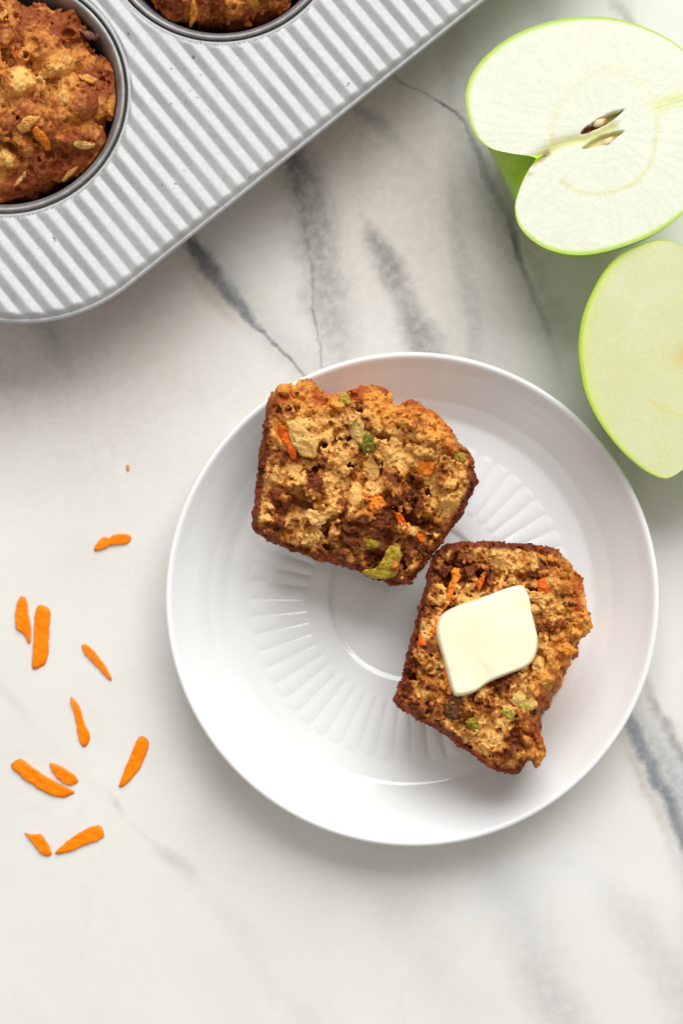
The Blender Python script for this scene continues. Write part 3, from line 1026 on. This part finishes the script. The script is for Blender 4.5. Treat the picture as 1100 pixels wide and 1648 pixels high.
def build_tin():
    base = np.append((TO + U3 * LU / 2 + V3 * LV / 2)[:2], 0.0)
    root = empty("muffin_tin", base)
    tag(root, "silver corrugated muffin tin holding baked muffins, dull and lightly scratched", "baking tin")
    du = 5.98 / 14; dv = 0.8
    us = np.arange(-1, LU + 1, du); vsx = np.arange(-1, LV + 1, dv)
    Ug, Vg = np.meshgrid(us, vsx, indexing='ij')
    u, v = Ug.ravel().copy(), Vg.ravel().copy()
    din = rrect_project(u, v)
    # pull outside points on to the outline using the distance gradient
    e = 0.05
    gx = (rrect_project(u + e, v) - rrect_project(u - e, v)) / (2 * e); gy = (rrect_project(u, v + e) - rrect_project(u, v - e)) / (2 * e)
    inset = 0.6
    mov = np.where((din < inset) & (din > -2.5), inset - din, 0)
    u = u + gx * mov; v = v + gy * mov
    dcup = np.full(u.shape, 1e9)
    for (a, b) in CUPS: dcup = np.minimum(dcup, np.hypot(u - a, v - b))
    mask = smooth01((din - 1.5) / 0.9) * smooth01((dcup - 40.9) / 0.9)
    wob = 0.12 * fbm(u, v, u * 0, 40, 2, 3)
    z = ZT - 1.0 + mask * (ridge(u) * 1.0 - 0.1) + wob - 1.5 * (1 - smooth01((din - 0.6) / 1.6))
    ok = (din > -0.9)
    nu, nv = len(us), len(vsx)
    i, j = np.meshgrid(np.arange(nu - 1), np.arange(nv - 1), indexing='ij')
    F = np.stack([i * nv + j, (i + 1) * nv + j, (i + 1) * nv + j + 1, i * nv + j + 1], -1).reshape(-1, 4)
    keep = ok[F].all(1) & (dcup[F].min(1) > 40.6)
    F = F[keep]
    W = tin_world(u, v, z)
    used = np.unique(F); remap = np.zeros(len(W), int); remap[used] = np.arange(len(used))
    W = W[used]; F = remap[F]
    Vs = [W]; Fs = [F]; nb = len(W)
    # flat collar rolled down round every cup opening
    na = 144
    th = np.arange(na) * 2 * math.pi / na
    prof = [(41.3, -1.05), (41.0, -0.96), (40.5, -0.82), (40.1, -0.95), (39.95, -1.4), (39.95, -5.0)]
    for (a, b) in CUPS:
        ring = np.concatenate([tin_world(a + r * np.cos(th), b + r * np.sin(th), np.full(na, ZT + zz)) for r, zz in prof])
        k, jj = np.meshgrid(np.arange(len(prof) - 1), np.arange(na), indexing='ij'); j2 = (jj + 1) % na
        q = np.stack([k * na + jj, k * na + j2, (k + 1) * na + j2, (k + 1) * na + jj], -1).reshape(-1, 4)
        Vs.append(ring); Fs.append(q + nb); nb += len(ring)
    make_mesh("corrugated_sheet", np.concatenate(Vs), np.concatenate(Fs), M_TIN, root, base)
    # rolled rim swept round the outline
    pts = []
    R = CORN
    for (cu, cvv, a0) in ((LU - R, R, -90), (LU - R, LV - R, 0), (R, LV - R, 90), (R, R, 180)):
        for k in range(25):
            a = math.radians(a0 + 90 * k / 24)
            pts.append((cu + R * math.cos(a), cvv + R * math.sin(a), math.cos(a), math.sin(a)))
    pts = np.array(pts)
    prof = [(-1.4, -2.7), (-0.9, -2.3), (-0.4, -2.25), (0.05, -2.45), (0.3, -2.9), (0.3, -3.6), (0.1, -4.4), (-0.3, -4.7), (-0.8, -4.6), (-1.2, -4.1), (-1.4, -3.3)]
    n = len(pts); m = len(prof)
    Vr = []
    for (o, zz) in prof:
        Vr.append(tin_world(pts[:, 0] + pts[:, 2] * o, pts[:, 1] + pts[:, 3] * o, np.full(n, ZT + zz)))
    Vr = np.concatenate(Vr)
    k, jj = np.meshgrid(np.arange(m), np.arange(n), indexing='ij'); k2 = (k + 1) % m; j2 = (jj + 1) % n
    make_mesh("rolled_rim", Vr, np.stack([k * n + jj, k2 * n + jj, k2 * n + j2, k * n + j2], -1).reshape(-1, 4)[:, ::-1], M_TIN, root, base)
    # cups
    prof = [(38.0, -6.5), (38.8, -3.0), (39.2, -1.6), (39.1, -0.9), (38.7, -0.6), (38.2, -0.8), (37.5, -1.6), (36.6, -3.1), (35.9, -5.0), (35.2, -8), (31.5, -24), (29.5, -32.5), (27.8, -34.2), (25, -34.6), (0.05, -34.6),
            (0.05, -35.6), (25.5, -35.6), (28.8, -35.0), (30.6, -33), (32.6, -24), (36.2, -8.0)]
    na = 160; th = np.arange(na) * 2 * math.pi / na
    for (a, b) in CUPS:
        ctr = tin_world(np.array([a]), np.array([b]), np.array([0.0]))[0]
        pp = catmull(prof, 110, closed=True)
        pp[:, 0] = np.maximum(pp[:, 0], 0.02)
        ring = np.concatenate([np.stack([r * np.cos(th) + ctr[0], r * np.sin(th) + ctr[1], np.full(na, ZT + zz)], 1) for r, zz in pp])
        mm = len(pp)
        k, jj = np.meshgrid(np.arange(mm), np.arange(na), indexing='ij'); j2 = (jj + 1) % na; k2 = (k + 1) % mm
        q = np.stack([k * na + jj, k * na + j2, k2 * na + j2, k2 * na + jj], -1).reshape(-1, 4)
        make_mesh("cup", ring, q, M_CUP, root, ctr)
    return root


build_tin()


# ------------------------------------------------------------------ whole muffins
def whole_muffin(seed):
    rng = np.random.default_rng(seed)
    F = Field((-38, -38, -16), (38, 38, 16), 0.42)
    X, Y, Z = F.X, F.Y, F.Z          # z = 0 at the tin's top
    r = np.sqrt(X * X + Y * Y)
    th = np.arctan2(Y, X)
    rim = 33.2 + 1.3 * vnoise(np.cos(th) * 2.2 + 5, np.sin(th) * 2.2 + 5, th * 0, seed)
    # dome above, taper below
    zt = np.where(r < rim, -8.0 + 15.5 * np.sqrt(np.clip(1 - (r / rim) ** 2.4, 0, 1)), -8.0)
    dtop = (Z - zt) * 0.75
    dside = r - (rim + np.minimum(Z + 5.0, 0) * 0.20 - np.maximum(Z + 5, 0) * 0.0)
    f = np.maximum(np.maximum(dtop, dside), -13.0 - Z).astype(np.float32)
    band = np.abs(f) < 6.5
    bx, by, bz = X[band], Y[band], Z[band]
    f[band] += (1.6 * fbm(bx, by, bz, 12, 2, seed + 1) + 2.0 - 7.0 * np.abs(vnoise(bx / 7.5, by / 7.5, bz / 7.5, seed + 6)) - 1.6 * np.abs(vnoise(bx / 3, by / 3, bz / 3, seed + 7)) + 1.3 * fbm(bx, by, bz, 2.8, 2, seed + 2) + 0.5 * vnoise(bx / .95, by / .9, bz / .9, seed + 3)).astype(np.float32)
    F.f = f
    for _ in range(26):
        a = rng.uniform(0, 6.28); q = 31 * math.sqrt(rng.uniform(0, 1))
        x, y = q * math.cos(a), q * math.sin(a)
        tz = F.top(x, y)
        if tz is None: continue
        rr = rng.uniform(2.0, 6.5)
        F.stamp((x, y, tz - rr * rng.uniform(0.35, 0.75)), rr, 'add', tint=rng.uniform(-1, 1), k=1.4, squash=(1, rng.uniform(.7, 1.2), rng.uniform(.9, 1.3)), rot=rng.uniform(0, 3))
    for _ in range(170):
        a = rng.uniform(0, 6.28); q = 34 * math.sqrt(rng.uniform(0, 1))
        x, y = q * math.cos(a), q * math.sin(a)
        tz = F.top(x, y)
        if tz is None: continue
        rr = min(0.6 / rng.uniform(0.05, 1) ** 0.4, 1.9)
        F.stamp((x, y, tz + rng.uniform(-0.6, 0.2) * rr), rr, 'sub', squash=(1, rng.uniform(.5, 1.3), 0.8), rot=rng.uniform(0, 3))
    for _ in range(2600):
        a = rng.uniform(0, 6.28); q = 34 * math.sqrt(rng.uniform(0, 1))
        x, y = q * math.cos(a), q * math.sin(a)
        tz = F.top(x, y)
        if tz is None: continue
        rr = 0.42 / rng.uniform(0.06, 1) ** 0.3
        F.stamp((x, y, tz + rng.uniform(-0.6, 0.15) * rr), rr, 'add', tint=rng.uniform(-.6, 1) if rng.random() < .5 else None, k=0.2)
    # stay clear of the cup wall
    CUPW = np.array([(-35, 29.0), (-32.5, 29.3), (-24, 31.3), (-8, 35.0), (-5, 35.7), (-2.9, 36.4), (-1.1, 37.2), (0, 38)])
    F.f = np.maximum(F.f, (np.sqrt(X * X + Y * Y) - (np.interp(Z, CUPW[:, 0], CUPW[:, 1]) - 0.25)).astype(np.float32))
    V, Q = surface_nets(F.f, F.lo, F.h)
    x, y, z = V.T
    r = np.hypot(x, y)
    tn = F.sample_tint(V)
    n1 = fbm(x, y, z, 9, 3, seed + 11); n2 = fbm(x, y, z, 2.4, 2, seed + 12); n3 = vnoise(x / .8, y / .8, z / .8, seed + 13)
    k = 0.60 + 1.1 * n1 + 0.30 * n2 + 0.22 * n3 + 0.15 * tn - 0.62 * smooth01((r - 18) / 15)
    c = lerp3((0.28, 0.056, 0.007), (0.62, 0.225, 0.040), smooth01(k / 0.55))
    c = mixc(c, (0.88, 0.50, 0.14), smooth01((k - 0.55) / 0.5))
    c = mixc(c, CRUST, smooth01((-6.5 - z) / 3))
    # stretch the lower body down to the cup floor
    V[:, 2] = np.where(z < -10, -10 + (z + 10) * 8.1, z)
    lowm = V[:, 2] < -10
    sh = np.interp(V[:, 2], [-35, -10], [28.2, 33.6]) / np.maximum(np.interp(z, [-13, -10], [33.0, 33.6]), 1)
    V[lowm, 0] *= sh[lowm]; V[lowm, 1] *= sh[lowm]
    V[:, 2] = np.maximum(V[:, 2], -34.35)
    return V, Q, np.clip(c, 0.004, 0.9)


WV, WQ, WC = whole_muffin(83)


def place_muffin(px, py, rot, label):
    c = at(px, py, ZT)
    uu = (c - TO) @ U3; vv = (c - TO) @ V3
    a, b = min(CUPS, key=lambda q: (q[0] - uu) ** 2 + (q[1] - vv) ** 2)
    ctr = tin_world(np.array([a]), np.array([b]), np.array([ZT]))[0]
    cr, sr = math.cos(rot), math.sin(rot)
    W = np.stack([WV[:, 0] * cr - WV[:, 1] * sr, WV[:, 0] * sr + WV[:, 1] * cr, WV[:, 2]], 1) + ctr
    org = np.array([ctr[0], ctr[1], W[:, 2].min()])
    root = empty("muffin", org)
    tag(root, label, "muffin")
    make_mesh("crumb", W, WQ, M_CROWN, root, org, col=WC)
    return root, W


m1, W1 = place_muffin(8, 150, 0.6, "golden brown muffin in the tin cup by its rounded corner, lumpy with oats")
m2, W2 = place_muffin(343, -138, 3.9, "dark baked muffin in the tin cup farther along the straight edge")


def top_bits(root, W, items, scale, off):
    hm = HeightMap(W)
    for k, (name, poly, col, col2, thick) in enumerate(items):
        pts = [(off[0] + x / scale, off[1] + y / scale) for x, y in poly]
        z = 42.0
        for _ in range(4):
            P = np.array([at(px, py, z) for px, py in pts]); cen = P.mean(0)
            z = hm.near(cen[0], cen[1], 2.0, 60, z)
        lump(name, [p[:2] for p in P], lambda x, y, z=z: hm.near(x, y, 2.2, 55, z) - 0.25, thick * 0.8, M_CROWN if name != 'carrot_piece' else M_BIT, col, root, n=40, rings=12, rough=0.3, grit=0.35, below=1.8, seed=k + 40, col2=col2)


top_bits(m1, W1, [
    ("oat_flake", [(508, 1002), (560, 968), (645, 985), (605, 1008)], OAT, PALE, 0.9),
    ("oat_flake", [(92, 1252), (168, 1178), (184, 1192), (112, 1264)], OAT, PALE, 0.8),
    ("oat_flake", [(418, 1222), (505, 1138), (524, 1152), (442, 1224)], OAT2, OAT, 0.8),
    ("oat_flake", [(545, 520), (620, 505), (655, 535), (620, 570), (560, 560)], OAT, OAT2, 1.0),
    ("carrot_piece", [(225, 892), (268, 876), (325, 945), (330, 990), (295, 995), (250, 950)], ORANGE, ORANGE2, 1.5),
    ("carrot_piece", [(80, 350), (115, 345), (125, 385), (90, 395)], ORANGE, RED, 1.2),
    ("apple_chunk", [(120, 860), (200, 800), (275, 790), (230, 850), (160, 895)], GOLD, OAT, 2.0),
    ("dark_bit", [(548, 225), (600, 205), (670, 235), (640, 265), (570, 260)], (0.24, 0.09, 0.07), (0.33, 0.14, 0.1), 1.8),  # raisin on the crown
], 4.23, (0, 0))
top_bits(m2, W2, [
    ("carrot_piece", [(415, 40), (440, 30), (455, 75), (425, 110), (400, 125)], ORANGE2, GOLD, 1.3),
    ("oat_flake", [(700, 20), (745, 5), (765, 25), (735, 45)], OAT2, GOLD, 1.1),
], 3.235, (180, 0))


# ------------------------------------------------------------------ apple halves
def apple_half(stem, calyx, lobe_a, lobe_b, zface, nrm, label, core, seed):
    """lobe_a / lobe_b: face outline from stem to calyx on either side of the axis (photo pixels)"""
    C = np.array(nrm, float); C /= np.linalg.norm(C)
    O = at(*stem, zface)
    # slide the face so its middle sits at zface
    mid = on_plane(0.5 * (stem[0] + calyx[0]), 0.5 * (stem[1] + calyx[1]), O, C)
    O = O + np.array([0, 0, zface - mid[2]])
    O = on_plane(*stem, O, C); E = on_plane(*calyx, O, C)
    A = E - O; LEN = np.linalg.norm(A); A /= LEN
    T = np.cross(A, C)                  # T x A = C ... side direction
    T = np.cross(C, A) * -1.0
    ns = 150
    def loc(px):
        out = []
        for p in px:
            w = on_plane(p[0], p[1], O, C) - O
            out.append((w @ A, w @ T))
        return catmull(out, ns, closed=False)
    La = loc([stem] + lobe_a + [calyx]); Lb = loc([stem] + lobe_b + [calyx])
    sgn = 1.0 if La[:, 1].mean() > 0 else -1.0
    Tn = T * sgn                        # towards lobe a
    ua, va = La[:, 0], np.maximum(La[:, 1] * sgn, 0.0); ub, vb = Lb[:, 0], np.maximum(-Lb[:, 1] * sgn, 0.0)
    nt = 72
    th = np.linspace(0, math.pi, nt)
    V = []
    for k in range(nt):
        w = (1 - math.cos(th[k])) / 2
        u = ua * (1 - w) + ub * w; u = u + (LEN / 2 - u) * 0.13 * math.sin(th[k]); v = va * (1 - w) + vb * w
        v = v * (1 + 0.025 * math.sin(5 * th[k] + 1.0) * math.sin(th[k]))
        V.append(O + np.outer(u, A) + np.outer(v * math.cos(th[k]), Tn) - np.outer(v * math.sin(th[k]), C))
    V = np.concatenate(V)
    dz = -V[:, 2].min()                 # rest the round side on the counter
    lift = np.array([0, 0, dz])
    return_z = dz
    i, j = np.meshgrid(np.arange(nt - 1), np.arange(ns - 1), indexing='ij')
    F = np.stack([i * ns + j, i * ns + j + 1, (i + 1) * ns + j + 1, (i + 1) * ns + j], -1).reshape(-1, 4)
    if sgn < 0: F = F[:, ::-1]
    org = np.array([V[:, 0].mean(), V[:, 1].mean(), 0.0])
    # flesh
    nq = 110
    q = np.linspace(0, 1, nq)
    FV = []; FF = []; nb = 0
    pts_l = []
    for (u, v, s) in ((ua, va, 1.0), (ub, vb, -1.0)):
        axu = np.linspace(0, LEN, ns)
        uu = axu[:, None] * (1 - q)[None, :] + u[:, None] * q[None, :]
        vv = v[:, None] * q[None, :] * s
        pts_l.append(np.stack([uu.ravel(), vv.ravel(), np.tile(q, ns)], 1))
        i2, j2 = np.meshgrid(np.arange(ns - 1), np.arange(nq - 1), indexing='ij')
        f2 = np.stack([i2 * nq + j2, i2 * nq + j2 + 1, (i2 + 1) * nq + j2 + 1, (i2 + 1) * nq + j2], -1).reshape(-1, 4)
        if (s * sgn) > 0: f2 = f2[:, ::-1]
        FF.append(f2 + nb); nb += ns * nq
    Lp = np.concatenate(pts_l); FF = np.concatenate(FF)
    bend = 0.12 * fbm(Lp[:, 0], Lp[:, 1], Lp[:, 0] * 0, 16, 2, seed) * smooth01((1 - Lp[:, 2]) / 0.1)
    pxy = lambda p: ((on_plane(p[0], p[1], O, C) - O) @ A, ((on_plane(p[0], p[1], O, C) - O) @ Tn))
    depth, col = core(Lp, pxy, seed)
    W = O + Lp[:, :1] * A + Lp[:, 1:2] * Tn + (bend - depth)[:, None] * C
    return dict(V=V, F=F, W=W, FF=FF, col=col, org=org, O=O, A=A, Tn=Tn, C=C, pxy=pxy, dz=dz, label=label)


def lens_mask(L, a, b, width):
    """1 inside an almond from a to b"""
    a = np.array(a); b = np.array(b); d = b - a; n = np.linalg.norm(d); d /= n
    w = L[:, :2] - a
    s = (w @ d) / n; t = w @ np.array([-d[1], d[0]])
    hw = width * np.clip(np.sin(np.clip(s, 0, 1) * math.pi), 0, 1) ** 0.8
    return np.clip((hw - np.abs(t)) / 0.35, 0, 1) * (s > 0) * (s < 1)


def line_mask(L, pts, width):
    P = catmull(pts, 60, closed=False)
    d = np.full(len(L), 1e9)
    for i in range(len(P) - 1):
        a, b = P[i], P[i + 1]; e = b - a
        w = L[:, :2] - a
        t = np.clip((w @ e) / max(e @ e, 1e-9), 0, 1)
        d = np.minimum(d, np.hypot(w[:, 0] - t * e[0], w[:, 1] - t * e[1]))
    return np.exp(-(d / width) ** 2)


FLESH = (0.69, 0.705, 0.60)


def core1(L, pxy, seed):
    x, y, q = L.T
    n = fbm(x, y, x * 0, 9, 3, seed); n2 = fbm(x, y, x * 0, 1.5, 2, seed + 1)
    c = lerp3(FLESH, (0.66, 0.675, 0.53), np.clip(0.5 + n, 0, 1) * 0.6)
    c = mixc(c, (0.66, 0.72, 0.34), smooth01((q - 0.90) / 0.10) * 0.6)
    c = mixc(c, (0.36, 0.55, 0.025), smooth01((q - 0.952) / 0.04) * 0.95)
    rad = fbm(np.arctan2(y, x - x.mean()) * 60, np.hypot(x - x.mean(), y) * 0.25, x * 0, 2.0, 2, seed + 4)
    c = np.clip(c * (1 + 0.03 * rad + 0.03 * n2)[:, None], 0, 1)
    dep = 0.05 * rad + 0.04 * n2
    dep = dep * smooth01((1 - q) / 0.06)
    # core line
    g = line_mask(L, [pxy(p) for p in ((905, 292), (925, 306), (955, 313), (990, 308), (1025, 292), (1048, 262), (1056, 225), (1058, 190))], 0.8)
    c = mixc(c, (0.60, 0.57, 0.22), g * 0.5)
    g = line_mask(L, [pxy(p) for p in ((892, 228), (888, 205), (905, 165), (945, 125), (985, 112), (1025, 130), (1055, 160))], 1.6)
    c = mixc(c, (0.64, 0.62, 0.36), g * 0.3)
    # bundle from the stem to the core
    g = line_mask(L, [pxy(p) for p in ((862, 256), (885, 241), (915, 228), (950, 222), (985, 205))], 1.9)
    c = mixc(c, (0.52, 0.50, 0.13), g * 0.85); dep += 0.5 * g
    g = line_mask(L, [pxy(p) for p in ((890, 236), (888, 218))], 0.7)
    c = mixc(c, (0.62, 0.58, 0.20), g * 0.7)
    g = line_mask(L, [pxy(p) for p in ((858, 262), (870, 254), (882, 247))], 1.0) * np.clip(0.6 + 1.2 * n2, 0, 1)
    c = mixc(c, (0.16, 0.07, 0.03), g * 0.95)
    g = line_mask(L, [pxy(p) for p in ((850, 282), (860, 268), (872, 256))], 0.9) * np.clip(0.6 + 1.4 * n2, 0, 1)
    c = mixc(c, (0.48, 0.22, 0.07), g * 0.85)
    # calyx side
    g = line_mask(L, [pxy(p) for p in ((1098, 158), (1078, 163), (1060, 172))], 2.6)
    c = mixc(c, (0.60, 0.64, 0.22), g * 0.7)
    # two open seed cells
    a = lens_mask(L, pxy((934, 216)), pxy((1006, 176)), 1.4)
    dep += 3.2 * a; c = mixc(c, (0.40, 0.33, 0.06), a)
    a2 = lens_mask(L, pxy((934, 216)), pxy((962, 200)), 1.4)
    c = mixc(c, (0.20, 0.06, 0.02), a2)
    a = lens_mask(L, pxy((936, 240)), pxy((1006, 211)), 1.5)
    dep += 1.9 * a; c = mixc(c, (0.58, 0.53, 0.18), a)
    return dep, c


def core2(L, pxy, seed):
    x, y, q = L.T
    n = fbm(x, y, x * 0, 8, 3, seed)
    c = lerp3((0.69, 0.72, 0.45), (0.67, 0.69, 0.38), np.clip(0.5 + n, 0, 1))
    c = mixc(c, (0.66, 0.74, 0.16), smooth01((q - 0.84) / 0.16) * 0.7)
    c = mixc(c, (0.40, 0.58, 0.02), smooth01((q - 0.952) / 0.04) * 0.95)
    ctr = np.array(pxy((1108, 572)))
    d = np.hypot(x - ctr[0], y - ctr[1])
    c = mixc(c, (0.70, 0.52, 0.16), np.exp(-(d / 4.5) ** 2) * 0.8)
    g = line_mask(L, [pxy(p) for p in ((1050, 648), (1075, 662), (1110, 668), (1145, 655))], 0.8)
    c = mixc(c, (0.70, 0.64, 0.22), g * 0.6)
    g = line_mask(L, [pxy(p) for p in ((1108, 750), (1108, 680), (1108, 600))], 1.0)
    c = mixc(c, (0.62, 0.58, 0.2), g * 0.6)
    a = lens_mask(L, pxy((1122, 600)), pxy((1124, 540)), 1.6)
    return 2.5 * a, mixc(c, (0.4, 0.3, 0.08), a)


def finish_apple(build, zguess):
    ap = build(zguess)
    for _ in range(3):                  # settle the height so that the round side touches the counter
        zguess += ap['dz']
        ap = build(zguess)
    root = empty("apple_half", ap['org'])
    tag(root, ap['label'], "apple")
    make_mesh("skin", ap['V'], ap['F'], M_SKIN, root, ap['org'])
    make_mesh("flesh", ap['W'], ap['FF'], M_APPLE, root, ap['org'], col=ap['col'])
    return root, ap


A1a = [(850, 251), (822, 247), (788, 238), (764, 214), (751, 172), (752, 140), (768, 107), (800, 75), (842, 50), (895, 33), (950, 27), (1000, 32), (1050, 49), (1090, 72), (1118, 100), (1130, 128), (1124, 146)]
A1b = [(845, 285), (831, 322), (830, 345), (838, 367), (857, 387), (886, 403), (930, 411), (980, 404), (1038, 384), (1080, 360), (1116, 328), (1138, 285), (1148, 240), (1142, 200), (1130, 172)]
apple1, ap1 = finish_apple(lambda z: apple_half((864, 255), (1116, 152), A1a, A1b, z, (-0.01, 0.03, 1.0),
                           "green apple half with seeds showing in its bright cut face and stem hollow visible", core1, 3), 36.0)
A2a = [(1098, 757), (1085, 766), (1068, 770), (1040, 758), (1010, 734), (983, 704), (960, 670), (943, 632), (935, 594), (932, 555), (937, 515), (950, 478), (973, 437), (1003, 407), (1045, 389), (1078, 387), (1100, 396)]
A2b = [(1122, 758), (1136, 768), (1152, 770), (1180, 752), (1206, 727), (1230, 697), (1252, 660), (1270, 620), (1278, 575), (1274, 530), (1262, 490), (1240, 445), (1210, 410), (1170, 390), (1138, 387), (1120, 396)]
apple2, ap2 = finish_apple(lambda z: apple_half((1110, 752), (1110, 402), A2a, A2b, z, (-0.03, -0.14, 1.0),
                           "green apple half with a yellowish shaded cut face, leaning toward the plate", core2, 9), 34.0)


def seed_part(ap, root, p, ang_px, L, Wd, depth):
    O, C = ap['O'], ap['C']
    w = on_plane(p[0], p[1], O, C)
    d = on_plane(p[0] + math.cos(ang_px) * 10, p[1] + math.sin(ang_px) * 10, O, C) - w
    d /= np.linalg.norm(d); s = np.cross(C, d)
    V = []; nu, nv = 18, 14
    for i in range(nu + 1):
        t = i / nu
        rr = math.sin(math.pi * t) ** 0.7 * (1 - 0.35 * t)
        for j in range(nv):
            a = 2 * math.pi * j / nv
            V.append(w + d * (t - 0.5) * L + s * rr * Wd * math.cos(a) + C * (rr * Wd * 0.9 * math.sin(a) - depth))
    F = [(i * nv + j, i * nv + (j + 1) % nv, (i + 1) * nv + (j + 1) % nv, (i + 1) * nv + j) for i in range(nu) for j in range(nv)]
    V = np.array(V)
    tt = np.repeat(np.arange(nu + 1) / nu, nv)
    c = lerp3((0.78, 0.62, 0.38), (0.42, 0.17, 0.05), smooth01((tt - 0.55) / 0.4))
    make_mesh("seed", V, F, M_BIT, root, origin=w, col=c)


seed_part(ap1, apple1, (967, 196), math.radians(-28), 5.2, 1.45, 0.9)
seed_part(ap1, apple1, (981, 227), math.radians(-33), 5.6, 1.35, 0.5)

# ------------------------------------------------------------------ carrot shreds
CAR = [
    ("ragged kinked carrot shred lying apart, near the plate's rim on bare marble",
     [(445, 135), (456, 100), (490, 70), (518, 76), (530, 62), (560, 58), (612, 62), (614, 95), (580, 104), (532, 108), (500, 124)]),
    ("tapering carrot shred lying close alongside a thicker upright one",
     [(80, 372), (108, 352), (124, 364), (135, 440), (147, 520), (146, 574), (135, 576), (113, 540), (76, 503), (68, 465)]),
    ("thick blunt carrot stick lying close alongside a tapering shred",
     [(165, 412), (200, 393), (237, 425), (231, 520), (222, 655), (167, 698), (148, 685), (154, 575), (160, 480)]),
    ("thin curved carrot sliver with a pale edge along its side",
     [(385, 580), (415, 585), (452, 620), (492, 672), (528, 740), (518, 748), (468, 695), (408, 634), (390, 605)]),
    ("slim carrot shred pointed at one end and wider at its foot, between other shreds",
     [(332, 828), (360, 850), (385, 905), (402, 960), (422, 1005), (418, 1050), (396, 1068), (379, 1050), (365, 985), (345, 890)]),
    ("wedge shaped carrot shred with one blunt end, lying alone beside the plate",
     [(655, 1020), (690, 1020), (704, 1060), (672, 1148), (632, 1205), (592, 1247), (560, 1256), (588, 1172), (620, 1098)]),
    ("longest carrot stick, curved, with a short shred lying against it",
     [(50, 1160), (66, 1135), (100, 1125), (180, 1180), (260, 1230), (346, 1275), (336, 1295), (290, 1307), (210, 1280), (120, 1222)]),
    ("short carrot shred lying against the longest carrot stick",
     [(230, 1142), (270, 1150), (320, 1175), (370, 1222), (350, 1243), (320, 1245), (272, 1214), (250, 1185)]),
    ("small notched carrot scrap with a pointed tip beside a larger wedge",
     [(115, 1470), (150, 1482), (190, 1480), (212, 1502), (242, 1560), (238, 1583), (206, 1580), (170, 1545), (140, 1502)]),
    ("broad carrot wedge narrowing to a point beside a small notched scrap",
     [(258, 1570), (310, 1515), (380, 1470), (450, 1437), (478, 1446), (490, 1490), (470, 1506), (400, 1530), (330, 1560)]),
]
for k, (lab, poly) in enumerate(CAR):
    pts = [at(x / 2.943, 840 + y / 2.943, 1.2)[:2] for x, y in poly]
    o = lump("carrot_shred", pts, 0.02, 1.05 if k not in (3, 4) else 0.9, M_CARROT, (1.0, 0.265, 0.002), None, n=64, rings=10, rough=0.14, grit=0.22, below=0.0, seed=60 + k,
             col2=(1.0, 0.20, 0.001), power=10.0)
    tag(o, lab, "carrot", "carrot shreds scattered on the marble")
pts = [at(px, py, 0.3)[:2] for px, py in ((204, 748), (208, 750), (208, 757), (205, 759), (203, 754))]
o = lump("carrot_speck", pts, 0.02, 0.5, M_CARROT, (0.70, 0.22, 0.03), None, n=12, rings=3, below=0.0, seed=80)
tag(o, "tiny orange carrot speck alone on the marble, smaller than any shred", "carrot")
